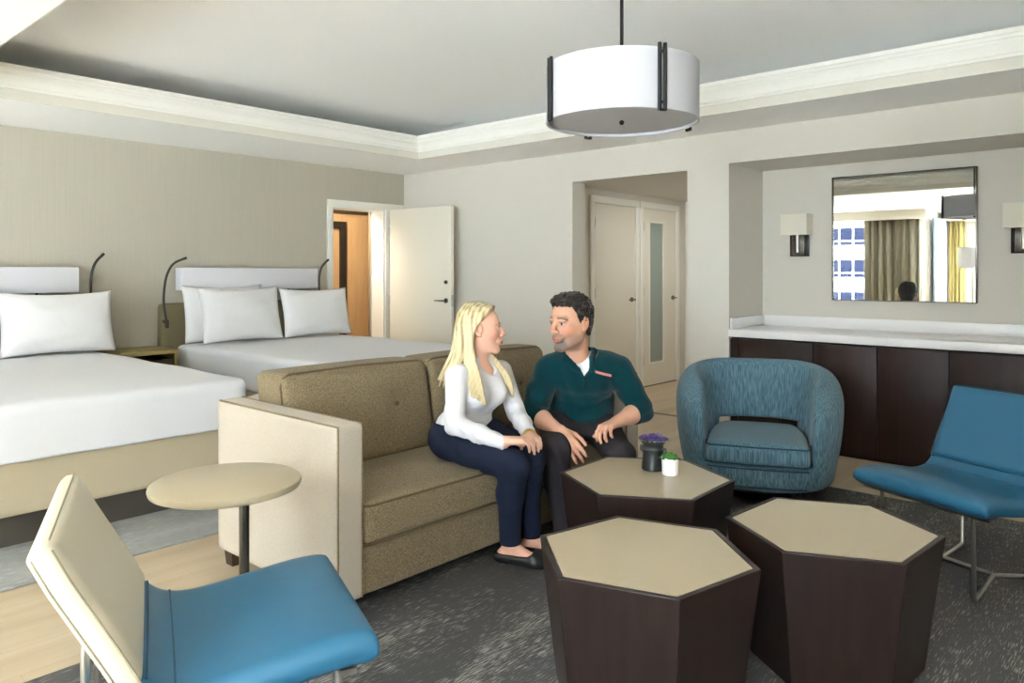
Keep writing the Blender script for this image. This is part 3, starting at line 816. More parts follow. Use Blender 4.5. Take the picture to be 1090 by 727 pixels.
np_mesh('shell', V, F, 'teal_fab', o)
def fcush(P, U, h):
    P = P.copy(); back = (U[:, 1] > 0)
    P[:, 0] *= np.where(back, 1-.22*np.clip(U[:, 1], 0, 1)**2, 1)
    return P
cu = soft('seat_cushion', (-.270, -.425, .255), (.270, .235, .372), .035, 'teal_fab', o, 18, puff=(.0, .012, .022), fn=fcush)
m = MB()
for z in (.268, .362): m.tube([(-.272, -.30, z), (-.268, -.405, z), (-.245, -.424, z), (0, -.436, z), (.245, -.424, z), (.268, -.405, z), (.272, -.30, z)], .0045, 6)
m.build('welt', 'teal_welt', cu)
m = MB()
m.tube([(-.25, -.420, .15), (-.15, -.437, .15), (0, -.442, .15), (.15, -.437, .15), (.25, -.420, .15)], .004, 6)
m.tube([(-.262, -.420, .246), (-.15, -.437, .246), (0, -.442, .246), (.15, -.437, .246), (.262, -.420, .246)], .0045, 6)
m.build('welt', 'teal_welt', o)
MB().lathe([(0, .0125), (.20, .0125), (.205, .02), (.205, .05), (.07, .055), (.07, .108), (0, .108)], n=40).build('swivel_base', 'black', o)

# ------------------------------------------------------------------ pendant lamp
PX, PY, PB, PR, PH = -1.72, 2.60, 1.912, .31, .228
o = empty('pendant_lamp', (PX, PY, PB), 0, 'white drum pendant lamp hanging on a dark rod from the ceiling', 'pendant lamp')
MB().lathe([(PR-.004, .0), (PR, .0), (PR, PH), (PR-.004, PH), (PR-.004, .0)], n=96).build('lamp_shade', 'pendant_fabric', o)
MB().lathe([(0, .012), (PR-.006, .012), (PR-.006, .017), (0, .017)], n=96).build('diffuser', 'diffuser', o)
MB().lathe([(PR-.010, .0), (PR-.003, -.002), (PR+.001, .0), (PR+.001, .006)], n=96).build('rim', 'pendant_fabric', o)
MB().tube([(0, 0, .10), (0, 0, ZC-PB)], .0075, 12).build('rod', 'black', o)
MB().lathe([(0, ZC-PB-.03), (.055, ZC-PB-.03), (.06, ZC-PB-.022), (.06, ZC-PB), (0, ZC-PB)], n=32).build('canopy', 'black', o)
MB().lathe([(0, -.008), (.006, -.006), (.011, .001), (.009, .008), (.004, .013), (0, .013)], n=20).build('finial', 'black', o)
cang = math.atan2(-PY, -PX)           # direction of the camera from the lamp
for k in range(4):
    a = cang+math.radians(28)+k*PI/2
    m = MB()
    for da in (-.036, .036):
        c_, s_ = math.cos(a+da), math.sin(a+da)
        m.tube([((PR+.008)*c_, (PR+.008)*s_, -.012), ((PR+.008)*c_, (PR+.008)*s_, PH+.012)], .0075, 10)
    c_, s_ = math.cos(a), math.sin(a)
    for zz in (.02, PH-.02):
        m.tube([((PR-.004)*c_, (PR-.004)*s_, zz), ((PR+.010)*c_, (PR+.010)*s_, zz)], .006, 8)
    m.tube([((PR+.008)*math.cos(a-.036), (PR+.008)*math.sin(a-.036), -.008), ((PR+.008)*math.cos(a+.036), (PR+.008)*math.sin(a+.036), -.008)], .006, 8)
    m.build('double_bar', 'black', o)
    MB().tube([((PR-.008)*c_*0, 0, PH-.03), ((PR-.006)*c_, (PR-.006)*s_, PH-.03)], .004, 6).build('spoke', 'black', o)

# ------------------------------------------------------------------ niche: cabinets, counter, mirror, sconces
CF = 5.50
xs = [-2.57, -2.0, -1.565, -1.13, -.57]
o = empty('base_cabinet', (-1.57, 5.8, 0), 0, 'long dark espresso base cabinet built into the wall niche', 'cabinet')
MB().box((-1.065, -.275, .0), (1.065, .31, .80)).build('body', 'cab_gap', o)
for a, b in zip(xs, xs[1:]): box('door', (a+1.57+.003, -.30, .015), (b+1.57-.003, -.276, .785), 'cab', o, .002)
for a, b in ((-2.635, -2.575), (-.565, -.505)): box('filler', (a+1.57, -.295, 0.), (b+1.57, -.26, .785), 'cab', o)
o = empty('countertop', (-1.57, 5.8, .80), 0, 'white stone countertop with low backsplash over the dark cabinet', 'countertop')
MB().box((-1.067, -.33, .002), (1.067, .318, .06), .004).build('slab', 'counter', o)
MB().box((-1.067, .295, .06), (1.067, .317, .145), .002).box((-1.067, -.30, .06), (-1.045, .295, .145), .002).box((1.045, -.30, .06), (1.067, .295, .145), .002).build('backsplash', 'counter', o)
MX0, MX1, MZ0, MZ1 = -2.057, -1.079, 1.087, 2.04
o = empty('wall_mirror', ((MX0+MX1)/2, NB, MZ0), 0, 'large rectangular wall mirror with thin steel edge over the counter', 'mirror')
W2 = (MX1-MX0)/2; HM = MZ1-MZ0
box('backing', (-W2+.01, -.030, .01), (W2-.01, -.001, HM-.01), 'black', o)
box('glass', (-W2+.004, -.036, .004), (W2-.004, -.0305, HM-.004), 'mirror', o)
e = .010
MB().box((-W2-.004, -.044, -.004), (-W2+e-.004, -.002, HM+.004), .001).box((W2-e+.004, -.044, -.004), (W2+.004, -.002, HM+.004), .001).box((-W2+e-.004, -.042, -.004), (W2-e+.004, -.002, .002)).box((-W2+e-.004, -.042, HM-.002), (W2-e+.004, -.002, HM+.004)).build('frame', 'stem', o)
def sconce(x, label):
    o = empty('wall_sconce', (x, NB, 1.43), 0, label, 'wall lamp', 'niche wall sconces')
    m = MB().box((-.075, -.028, 0), (.075, -.001, .20), .003); m.build('back_plate', 'black', o)
    MB().box((-.05, -.05, .01), (.05, -.027, .19), .002).build('front_plate', 'stem', o)
    MB().tube([(0, -.06, .03), (0, -.06, .24)], .012, 12).build('candle_tube', 'chrome', o)
    w, d, t = .105, .135, .003
    MB().box((-w, -d-.01, .17), (-w+t, -.012, .337)).box((w-t, -d-.01, .17), (w, -.012, .337)).box((-w+t, -d-.01, .17), (w-t, -d-.01+t, .337)).box((-w+t, -.012-t, .17), (w-t, -.012, .337)).box((-w+t, -d-.01+t, .174), (w-t, -.012-t, .177)).build('lamp_shade', 'sconce_fabric', o)
sconce(-2.325, 'wall sconce with white box shade, left of the mirror')
sconce(-.805, 'wall sconce with white box shade at the right edge, right of the mirror')

# ------------------------------------------------------------------ potted plants on the far table
def petal(mb_, base, az, tilt, L, w, t):
    """a fleshy pointed succulent leaf"""
    d = Vector((math.cos(az)*math.sin(tilt), math.sin(az)*math.sin(tilt), math.cos(tilt)))
    s = Vector((-math.sin(az), math.cos(az), 0)); n = d.cross(s)
    rings = []
    for f, k in ((0, .45), (.3, .9), (.55, 1.), (.8, .66), (.97, .14)):
        c = Vector(base)+d*(L*f)+n*(-.18*L*f*f)
        rings.append([c+s*(w/2*k*math.cos(q))+n*(t/2*k*math.sin(q)) for q in [2*PI*i/8 for i in range(8)]])
    mb_.loft(rings)
def rosette(c, r, n_rings, mat_, parent, name='rosette', seed=1):
    rnd = random.Random(seed); m = MB()
    for k in range(n_rings):
        f = k/(max(n_rings-1, 1)); cnt = 4+int(4*f)
        for i in range(cnt):
            petal(m, (c[0], c[1], c[2]), 2*PI*(i+.5*k)/cnt+rnd.uniform(-.1, .1), .25+1.05*f+rnd.uniform(-.08, .08), r*(.62+.38*f), r*.5, r*.16)
    return m.build(name, mat_, parent)
o = empty('potted_succulent', (-1.71, 2.83, .4498), 0, 'purple succulents in a black footed pot on the farthest hexagonal table', 'potted plant')
MB().lathe([(0, 0), (.046, 0), (.050, .004), (.050, .012), (.046, .055), (.044, .082), (.047, .088), (.044, .093), (.043, .105), (.05, .116), (.058, .124), (.062, .132), (.058, .132), (.050, .122), (0, .118)], n=40).build('pot', 'pot_black', o)
MB().lathe([(0, .120), (.054, .124), (.052, .129), (0, .134)], n=30).build('soil', 'soil', o)
for g in (-1, 1): MB().tube([(g*.040, .0, .09), (g*.058, g*.004, .094), (g*.060, g*.006, .08), (g*.047, g*.004, .07)], .006, 8).build('handle', 'pot_black', o)
for i, (x, y, r, z, c_) in enumerate([(-.030, -.022, .034, .128, 'purple'), (.028, -.026, .034, .128, 'purple'), (0, .03, .036, .13, 'lilac'), (.045, .012, .028, .127, 'purple'), (-.042, .016, .028, .127, 'lilac'), (0, -.002, .03, .137, 'purple')]):
    rosette((x, y, z), r, 4, c_, o, seed=i)
m = MB()
for i in range(20): petal(m, (.053*math.cos(i*PI/10), .053*math.sin(i*PI/10), .128), i*PI/10, 1.25, .022, .012, .004)
m.build('grey_leaf_ring', mat('grey green leaf', srgb(142, 156, 130), .6), o)
o = empty('potted_succulent', (-1.612, 2.802, .4498), 0, 'small white pot with a green succulent on the farthest hexagonal table', 'potted plant')
MB().lathe([(0, 0), (.030, 0), (.033, .003), (.035, .07), (.0345, .073), (.032, .073), (.031, .064), (0, .064)], n=36).build('pot', 'pot_white', o)
MB().lathe([(0, .062), (.0305, .062), (.03, .066), (0, .068)], n=24).build('soil', 'soil', o)
rosette((0, 0, .066), .045, 4, 'green', o, seed=11)
rosette((.018, -.006, .068), .034, 3, 'green', o, seed=12)
rosette((-.014, -.012, .068), .032, 3, 'green', o, seed=13)

# ------------------------------------------------------------------ what the mirror shows: curtains, lamp, house across the street
def curtain(name, x0, x1, y, z0, z1, amp, folds, m, label):
    n = folds*12; V = []; F = []
    for i in range(n+1):
        x = x0+(x1-x0)*i/n; yy = y+amp*math.sin(2*PI*folds*i/n)+.25*amp*math.sin(2*PI*folds*i/n*.37+1)
        for j, z in enumerate((z0, (z0+z1)/2, z1)): V.append((x+.012*math.sin(i*.9+j), yy*(1)+.006*math.sin(i+j), z))
    for i in range(n):
        for j in range(2): a = i*3+j; F.append([a, a+3, a+4, a+1])
    ob = np_mesh(name, V, F, m)
    s = ob.modifiers.new('thickness', 'SOLIDIFY'); s.thickness = .006
    return tag(ob, label, 'curtain')
curtain('window_curtain', -4.36, -3.46, YW+.12, .02, 2.27, .045, 7, 'curtain', 'taupe pleated curtain reflected in the wall mirror')
sh_ = curtain('sheer_curtain', 0, .85, 0, .02, 2.27, .03, 6, 'sheer', 'pale sheer curtain reflected in the wall mirror')
sh_.location = (-3.27, -2.58, 0); sh_.rotation_euler = (0, 0, -PI/2)
curtain('gold_curtain', -3.22, -2.98, -3.50, .02, 2.27, .03, 4, 'curtain_gold', 'golden curtain panel reflected in the wall mirror')
curtain('side_curtain', 1.2, 1.62, -1.86, .02, 2.27, .035, 4, 'curtain', 'taupe curtain at the far end of the window bay')
o = empty('floor_lamp', (-2.50, -1.62, 0), 0, 'floor lamp with white drum shade reflected in the wall mirror', 'floor lamp')
MB().lathe([(.195, 1.37), (.20, 1.37), (.20, 1.70), (.195, 1.70), (.195, 1.37)], n=48).build('lamp_shade', 'shade_white', o)
m = MB()
for q in range(3): m.tube([(0, 0, 1.52), (.197*math.cos(q*2.094), .197*math.sin(q*2.094), 1.52)], .004, 6)
m.tube([(0, 0, .02), (0, 0, 1.55)], .012, 12); m.build('pole', 'chrome', o)
MB().lathe([(0, 0.001), (.15, 0.001), (.15, .018), (.02, .026), (0, .026)], n=40).build('base', 'chrome', o)
o = empty('outside_building', (-20, -47, -10), 0, 'white building with rows of blue windows seen through the window', 'building')
box('body', (-30, -8, 0), (30, 0, 32), 'building', o)
for k in range(11):
    z = .9+k*2.42+.35
    f = box('window_band', (-29.5, -.1, z), (29.5, .02, z+1.32), 'bluewin', o)
    m = MB()
    for i in range(60): m.box((-29.5+i-.05, .02, z), (-29.5+i+.05, .08, z+1.32))
    m.box((-29.5, .02, z+.28), (29.5, .08, z+.36)); m.build('mullion', 'building', f)

# ------------------------------------------------------------------ people
def unit(v): v = np.array(v, float); return v/np.linalg.norm(v)
def frame(fwd, up=(0, 0, 1)):
    f = unit(fwd); r = unit(np.cross(f, up)); u = np.cross(r, f)
    return np.stack([r, f, u])            # rows: right, forward, up
class Head:
    def __init__(s, c, fwd, sc, roll=(0, 0, 1)):
        s.c = np.array(c, float); s.A = frame(fwd, roll); s.sc = sc
    def w(s, p): return s.c+s.sc*(np.array(p, float) @ s.A)
    def loc(s, P): return ((P-s.c) @ s.A.T)/s.sc
def sculpt_head(s, H, male):
    e = lambda c, r, k=.015, op='add', A=None: s.ell(H.w(c), np.array(r)*H.sc, H.A if A is None else A, k*H.sc, op)
    cn = lambda a, b, ra, rb, k=.012, op='add': s.cone(H.w(a), H.w(b), ra*H.sc, rb*H.sc, k*H.sc, op)
    e((0, -.014, .032), (.073, .096, .086))
    e((0, .022, -.022), (.062, .064, .092), .03)
    jw = .052 if male else .046
    for g in (-1, 1):
        cn((g*jw, .004, -.062), (g*.016, .070, -.104), .021 if male else .017, .015, .022)
        e((g*.036, .058, -.022), (.026, .026, .024), .02)            # cheek
        cn((g*.012, .086, .024), (g*.040, .074, .022), .0085 if male else .006, .008, .012)   # brow
        e((g*.031, .098, .004), (.017, .016, .0105), .010, 'sub')     # eye socket
        e((g*.0305, .0765, .003), (.0135, .0135, .0125), .003)        # eyeball
        cn((g*.019, .088, .0085), (g*.042, .080, .0085), .0042, .0042, .004)   # upper lid
        cn((g*.019, .087, -.0055), (g*.041, .079, -.004), .0034, .0034, .004)
        e((g*.012, .100, -.032), (.0085, .0095, .0075), .006)         # nostril wing
        # ear
        e((g*.075, -.012, -.004), (.009, .020, .031), .006); e((g*.082, -.008, -.001), (.006, .010, .017), .006, 'sub'); e((g*.076, -.004, -.030), (.007, .010, .011), .006)
    e((0, .074, -.102), (.022, .018, .017), .018)                     # chin
    cn((0, .088, .016), (0, .110, -.024), .0075, .0105, .010)         # nose
    e((0, .112, -.027), (.0105, .0095, .0085), .006)
    e((0, .084, -.058), (.030, .018, .020), .014)                     # muzzle
    cn((-.020, .090, -.0625), (0, .101, -.0595), .0035, .0058, .004); cn((.020, .090, -.0625), (0, .101, -.0595), .0035, .0058, .004)
    cn((-.018, .090, -.0685), (0, .0995, -.0715), .004, .0070, .004); cn((.018, .090, -.0685), (0, .0995, -.0715), .004, .0070, .004)
    cn((-.022, .100, -.0655), (.022, .100, -.0655), .0014, .0014, .003, 'sub')
def paint_skin(V, H, base, male, extra=None):
    P = H.loc(V); x, y, z = P[:, 0], P[:, 1], P[:, 2]; ax = np.abs(x)
    C = np.tile(np.array(base), (len(V), 1))
    def mix(c, w):
        nonlocal C
        C = C*(1-w[:, None])+np.array(c)*w[:, None]
    g = lambda dx, dy, dz, r: np.exp(-((dx**2+dy**2+dz**2)/r**2))
    hd = (np.sqrt(x**2+y**2+z**2) < .17)
    mix(srgb(214, 134, 112), .45*hd*g(ax-.045, y-.07, z+.028, .028)); mix(srgb(208, 130, 108), .4*hd*g(x, y-.115, z+.027, .015))
    mix(srgb(206, 132, 112), .5*hd*g(ax-.08, y+.01, z, .03))
    lip = hd*np.clip(1-((x/.024)**2+((z+.0665)/.0115)**2), 0, 1)**.4*(y > .088)
    mix(srgb(176, 92, 84) if male else srgb(196, 88, 84), np.clip(lip*1.3, 0, 1)*(.6 if male else .9))
    mix(srgb(96, 36, 34), hd*(np.abs(z+.0655) < .0018)*(ax < .02)*(y > .085)*.8)
    if male:
        b = hd*np.clip((-.038-z)/.02, 0, 1)*np.clip((y+.035)/.03, 0, 1)*np.clip((z+.135)/.012, 0, 1)
        mix(srgb(106, 90, 80), b*.6*(1-np.clip(lip*3, 0, 1)))
        gt = hd*np.clip(1.25-((x/.038)**2+((z+.092)/.026)**2), 0, 1)*(y > .045)*(1-np.clip(lip*3, 0, 1))
        mix(srgb(104, 99, 96), np.clip(gt*1.6, 0, 1)*(.74+.2*np.sin(x*900+z*500)*np.sin(z*800-y*400)))
        mix(srgb(112, 94, 82), hd*np.exp(-((z+.049)/.006)**2)*(ax < .03)*(y > .082)*.75)
    # brows
    bz = .026-.010*np.clip((ax-.03)/.02, 0, 1)**2
    mix(srgb(58, 42, 34) if male else srgb(138, 104, 68), hd*np.exp(-((z-bz)/.0038)**2)*(ax > .012)*(ax < .050)*(y > .05)*(.9 if male else .7))
    # eyes
    ed = np.sqrt((ax-.0305)**2+((y-.0765))**2+(z-.003)**2)
    eye = hd*(ed < .0152)*(y > .079)*(np.abs(z-.0012) < .0050)
    mix(srgb(206, 196, 188), eye*1.)
    mix(srgb(60, 58, 54), eye*(np.sqrt((ax-.0305)**2+(z-.002)**2) < .0062))
    mix(srgb(44, 28, 24), hd*np.exp(-((z-.0088)/.0022)**2)*(ax > .017)*(ax < .044)*(y > .074)*.75)
    if extra is not None: C = extra(V, C)
    return C
def sculpt_hand(s, wrist, d, n, thumb, curl, sc=1., spread=.10, k=.004):
    """thumb=+1: thumb lies on the d x n side (right hand)"""
    d = unit(d); n = np.array(n, float); n = unit(n-d*(n@d)); t = np.cross(d, n)*thumb; W = np.array(wrist, float)
    off = [.030, .010, -.011, -.030]; L = [.070, .079, .073, .056]; fw = [.086, .090, .085, .076]
    for i in range(4):
        kn = W+sc*(d*fw[i]+t*off[i])
        s.cone(W+sc*(t*off[i]*.45+d*.005), kn, .0165*sc, .0112*sc, .012*sc)
    s.ell(W+sc*(d*.045+n*.004), np.array([.036, .046, .016])*sc, np.stack([t, d, n]), .012*sc)
    for i in range(4):
        a = 0; p = W+sc*(d*fw[i]+t*off[i]); dd0 = unit(d+t*spread*(1.5-i)/1.5*.6)
        for j, (fl, b) in enumerate(zip((.46, .30, .24), curl)):
            a += b*(1+.08*i); v = dd0*math.cos(a)+n*math.sin(a)
            q = p+v*L[i]*fl*sc
            r0 = (.0098, .0087, .0079)[j]*sc*(.9 if i == 3 else 1); r1 = (.0087, .0079, .0066)[j]*sc*(.9 if i == 3 else 1)
            s.cone(p, q, r0, r1, k if j else .007); p = q
    p = W+sc*(d*.022+t*.024+n*.006)
    for fl, v, r0, r1 in ((.040, d*.70+t*.62+n*.35, .015, .0125), (.032, d*.88+t*.34+n*.34, .0118, .0098), (.027, d*.95+t*.1+n*.28, .0098, .0075)):
        q = p+unit(v)*fl*sc; s.cone(p, q, r0*sc, r1*sc, .008 if fl > .035 else .004); p = q
def wrinkle(a, f, seed=0):
    rs = np.random.RandomState(seed); K = rs.normal(size=(5, 3))*f; ph = rs.rand(5)*6
    return lambda x, y, z: a*sum(np.sin(K[i, 0]*x+K[i, 1]*y+K[i, 2]*z+ph[i]) for i in range(5))/2.2
def foot(s, ankle, toe, w=1.):
    a = np.array(ankle, float); t = np.array([toe[0], toe[1], .032]); d = unit([t[0]-a[0], t[1]-a[1], 0]); h = np.array([a[0], a[1], .042])-d*.035
    s.cone(a, h+[0, 0, .0], .034*w, .028, .02); s.cone(a, t-d*.075+[0, 0, .012], .032*w, .030*w, .02); s.cone(h, t-d*.06, .026, .032*w, .02); s.cone(t-d*.07, t-d*.02, .034*w, .022*w, .02)
def shoe(o, name, ankle, toe, w, material, low=True):
    a = np.array(ankle, float); t = np.array([toe[0], toe[1], .034]); d = unit([t[0]-a[0], t[1]-a[1], 0]); l = np.array([-d[1], d[0], 0]); h = np.array([a[0], a[1], .046])-d*.042
    lo = np.minimum(h, t)-.08; hi = np.maximum(h, t)+.08; lo[2] = 0; hi[2] = .16
    s = SDF(lo, hi, .0035)
    s.cone(h, h+d*.10, .038, .038*w, .02); s.cone(h+d*.10-[0, 0, .005], t-d*.055, .038*w, .043*w, .02); s.cone(t-d*.06, t-d*.008+[0, 0, -.004], .043*w, .026*w, .03)
    lead = lambda X, Y: (X-h[0])*d[0]+(Y-h[1])*d[1]
    Ltot = (t-h)@d
    if low:
        def cut(X, Y, Z):
            u = lead(X, Y)/Ltot
            top = .062+.0*u+.03*np.clip(u-.60, 0, 1)*4-.012*np.clip(.5-np.abs(u-.35), 0, 1)
            return np.maximum(top-Z, u-.70)
        s.field(cut, .006, 'sub')
    else:
        s.cone(a+[0, 0, .0], a+[0, 0, .03], .045, .045, .02)
    s.field(lambda X, Y, Z: Z-.0165+0*X+0*Y, .004, 'sub')
    V, F = s.mesh(2)
    return np_mesh(name, V-np.array(o.location), F, material, o)
def put(o, name, s, material, cols=None, smooth=1):
    V, F = s.mesh(smooth)
    return np_mesh(name, V-np.array(o.location), F, material, o, None if cols is None else cols(V)), V

# ---- the woman
O = empty('person', (-2.45, 2.48, 0), 0, 'blonde woman in white long-sleeved top and navy trousers seated on the sofa', 'person')
H = Head((-2.433, 2.506, 1.043), (.72, .694, -.02), .97)
hipR, hipL = (-2.52, 2.385, .535), (-2.52, 2.585, .535)
knR, knL = (-2.128, 2.398, .475), (-2.150, 2.525, .475)
anR, anL = (-2.225, 2.478, .095), (-2.215, 2.61, .095)
toR, toL = (-2.065, 2.545), (-2.055, 2.675)
shR, shL = (-2.440, 2.352, .838), (-2.440, 2.655, .825)
elR, elL = (-2.385, 2.295, .632), (-2.385, 2.70, .630)
wrR, wrL = (-2.165, 2.375, .570), (-2.20, 2.572, .572)
B3 = np.stack([[0, 1, 0], [1, 0, 0], [0, 0, 1]]).astype(float)
def torso_w(s, g=0.):
    s.ell((-2.535, 2.485, .545), (.165+g, .115+g, .105+g), B3, .04)
    s.ell((-2.495, 2.485, .655), (.118+g, .088+g, .12+g), B3, .05)
    s.ell((-2.455, 2.495, .765), (.132+g, .098+g, .115+g), B3, .05)
    s.cone((shR[0], shR[1]+.02, shR[2]), (shL[0], shL[1]-.02, shL[2]), .046+g, .046+g, .04)
    for y in (2.43, 2.55): s.ell((-2.382, y, .745), (.045+g, .050+g, .055+g), B3, .04)
s = SDF((-2.74, 2.19, 0.), (-1.96, 2.79, 1.19), .003)
torso_w(s, -.008)
s.cone((-2.445, 2.505, .82), H.w((0, -.02, -.06)), .052, .047, .03)
for sh, el, wr in ((shR, elR, wrR), (shL, elL, wrL)):
    s.chain([sh, el, wr], [.040, .033, .023], .02)
for hp, kn, an in ((hipR, knR, anR), (hipL, knL, anL)):
    s.chain([hp, kn, (np.array(kn)*.65+np.array(an)*.35-[.02, 0, 0]), an], [.080, .050, .046, .031], .025)
foot(s, anR, toR, .74); foot(s, anL, toL, .74)
sculpt_hand(s, wrL, (.80, -.50, -.10), (-.1, .0, -1), -1, (.35, .5, .4), .92)
sculpt_hand(s, np.array(wrR)+[0, 0, .012], (.62, .78, -.02), (.1, .1, -1), 1, (.30, .5, .4), .92)
sculpt_head(s, H, False)
s.field(lambda X, Y, Z: Z-.024+0*X+0*Y, .006, 'sub')
put(O, 'body', s, 'skin', lambda V: paint_skin(V, H, srgb(220, 172, 148), False))
# knitted top
s = SDF((-2.74, 2.19, .48), (-2.08, 2.79, .96), .004)
torso_w(s, .006)
for sh, el, wr in ((shR, elR, wrR), (shL, elL, wrL)):
    sh, el, wr = map(np.array, (sh, el, wr)); s.chain([sh, el, el*.5+wr*.5, wr+(wr-el)*.03], [.050, .043, .040, .030], .022)
s.cone((-2.445, 2.505, .84), (-2.44, 2.506, .885), .066, .058, .02)
s.field(lambda X, Y, Z: Z-.548-.05*np.clip(-(X+2.46), 0, 1)*0+0*Y+.0*X, .01, 'sub', (-2.74, 2.3, .4), (-2.42, 2.68, .60))
s.field(lambda X, Y, Z: np.maximum(Z-.575+0*X+0*Y, np.abs(Y-2.485)-.17), .01, 'sub', (-2.74, 2.3, .4), (-2.28, 2.68, .60))
s.ell((-2.385, 2.515, .888), (.05, .05, .06), None, .01, 'sub')
def foldw(x, y, z): return .0022*np.sin(z*95+y*20+x*30)*np.exp(-((z-.62)/.07)**2)+.002*np.sin(x*120+z*60)*np.exp(-((z-.60)/.06)**2)
s.displace(foldw)
for wr, el in ((wrR, elR), (wrL, elL)):
    w_, e_ = np.array(wr), np.array(el); d_ = unit(w_-e_); c_ = w_+(w_-e_)*.02
    s.field(lambda X, Y, Z, d_=d_, c_=c_: -((X-c_[0])*d_[0]+(Y-c_[1])*d_[1]+(Z-c_[2])*d_[2]), .003, 'sub', c_-.06, c_+.06)
put(O, 'knit_top', s, 'white_knit', smooth=2)
# trousers
s = SDF((-2.74, 2.24, .06), (-1.98, 2.74, .64), .004)
s.ell((-2.53, 2.485, .545), (.172, .122, .108), B3, .04)
for hp, kn, an in ((hipR, knR, anR), (hipL, knL, anL)):
    kn_, an_ = np.array(kn), np.array(an)
    s.chain([hp, np.array(hp)*.5+kn_*.5-[0, 0, .004], kn_], [.096, .084, .063], .03); s.chain([kn_, kn_*.65+an_*.35-[.016, 0, 0], an_+[0, 0, .0]], [.063, .058, .046], .03)
s.field(lambda X, Y, Z: Z-.098+0*X+0*Y, .006, 'sub')
s.field(lambda X, Y, Z: .605-Z+0*X+0*Y, .006, 'sub')
s.field(lambda X, Y, Z: np.maximum(Z-.443+0*X+0*Y, X+2.278), .012, 'sub')
s.displace(lambda x, y, z: .003*np.sin(z*70+x*50)*np.exp(-((x+2.13)/.05)**2-((z-.43)/.06)**2)+.0025*np.sin(x*60+z*50)*np.exp(-((x+2.42)/.06)**2))
put(O, 'trousers', s, 'navy', smooth=2)
shoe(O, 'shoe', anR, toR, .97, 'shoe'); shoe(O, 'shoe', anL, toL, .97, 'shoe')
# bracelet
m = MB(); d = unit(np.array(wrL)-np.array(elL)); u_ = unit(np.cross(d, [0, 0, 1])); v_ = np.cross(d, u_)
for q in (0.0, .010): m.tube([np.array(wrL)+d*(.016+q)+(u_*math.cos(a)+v_*math.sin(a))*.0315-np.array(O.location) for a in np.linspace(0, 2*PI, 25)], .003, 6)
m.build('bracelet', 'gold', O)
# long straight hair
s = SDF(H.w((0, 0, 0))-[.26, .30, .40], H.w((0, 0, 0))+[.26, .26, .16], .0034)
s.ell(H.w((0, -.020, .034)), np.array([.080, .101, .092])*H.sc, H.A, .01)
def facecut(X, Y, Z):
    q = [sum((a-H.c[i])*H.A[j, i] for i, a in enumerate((X, Y, Z)))/H.sc for j in range(3)]
    fz = np.interp(np.clip(q[1], -.13, .13), [-.13, -.03, -.01, .02, .05, .075, .13], [-.2, -.05, .03, .060, .078, .088, .095])
    return (q[2]-fz)*.6
s.field(facecut, .01, 'sub')
rs = np.random.RandomState(3)
def strands(n, fn, r0=.0105):
    for i in range(n):
        t = (i+.5)/n; pts = np.array(fn(t), float); j = rs.normal(size=3)*.0035; m_ = len(pts)
        pts[2:] += j*np.linspace(.3, 1.6, m_-2)[:, None]
        # smooth resample
        P = []
        for a in range(m_-1):
            p0, p1, p2, p3 = pts[max(a-1, 0)], pts[a], pts[a+1], pts[min(a+2, m_-1)]
            for q in (0, .5): P.append(.5*((2*p1)+(-p0+p2)*q+(2*p0-5*p1+4*p2-p3)*q*q+(-p0+3*p1-3*p2+p3)*q**3))
        P.append(pts[-1]); P = [H.w(p) for p in P]; L_ = len(P)
        rad = [r0*H.sc*(.75 if a < 2 else 1)*(1-.62*max(0, (a/(L_-1)-.55)/.45)) for a in range(L_)]
        s.chain(P, rad, .0035)
strands(12, lambda t: [(.004, .056-.09*t, .114-.012*(1-t)), (.050, .040-.09*t, .098-.008*(1-t)), (.080, .000-.055*t, .045), (.086, -.034-.03*t, -.005), (.089, -.040-.03*t, -.07), (.100, -.028-.04*t, -.14), (.132, .0-.05*t, -.22), (.180, .016-.05*t, -.285), (.197, .028-.045*t, -.335+.05*t)])
strands(10, lambda t: [(.002, -.02-.07*t, .122-.02*t), (.055, -.045-.06*t, .092-.03*t), (.083, -.055-.045*t, .02), (.088, -.062-.045*t, -.06), (.098, -.072-.045*t, -.12), (.118, -.090-.045*t, -.165), (.128-.03*t, -.110-.06*t, -.215), (.115-.05*t, -.10-.09*t, -.27)])
strands(9, lambda t: [(.0, -.07, .115), (.06-.12*t, -.105, .06), (.06-.12*t, -.118, -.03), (.065-.12*t, -.125, -.11), (.06-.10*t, -.15, -.17), (.04-.09*t, -.185, -.25)])
strands(10, lambda t: [(-.004, .062-.10*t, .113-.012*(1-t)), (-.050, .058-.105*t, .098-.012*(1-t)), (-.080, .022-.075*t, .045), (-.086, -.012-.035*t, -.005), (-.084, -.01-.03*t, -.07), (-.052, .058-.03*t, -.14), (-.010, .130-.03*t, -.21), (.010, .158-.03*t, -.27), (.020, .164-.03*t, -.325+.05*t)])
def hair_cols(V):
    P = H.loc(V); n = .5+.5*np.sin(P[:, 0]*190+P[:, 1]*260+3*np.sin(P[:, 2]*14)); n2 = .5+.5*np.sin(P[:, 1]*120-P[:, 0]*90+1.7)
    root = np.exp(-((P[:, 0])/.016)**2)*(P[:, 2] > .09)
    a, b, c = np.array(srgb(216, 200, 160)), np.array(srgb(140, 116, 74)), np.array(srgb(104, 84, 56))
    w = (np.clip(.65*n*n2+.25*n, 0, 1)*np.clip((P[:, 2]+.22)/.14, .3, 1))[:, None]; C = a*(1-w)+b*w
    low = np.clip((-.14-P[:, 2])/.16, 0, 1)[:, None]*.45; C = C*(1-low)+b*low
    return C*(1-.5*root[:, None])+c*.5*root[:, None]
put(O, 'hair', s, 'hair', hair_cols, smooth=0)

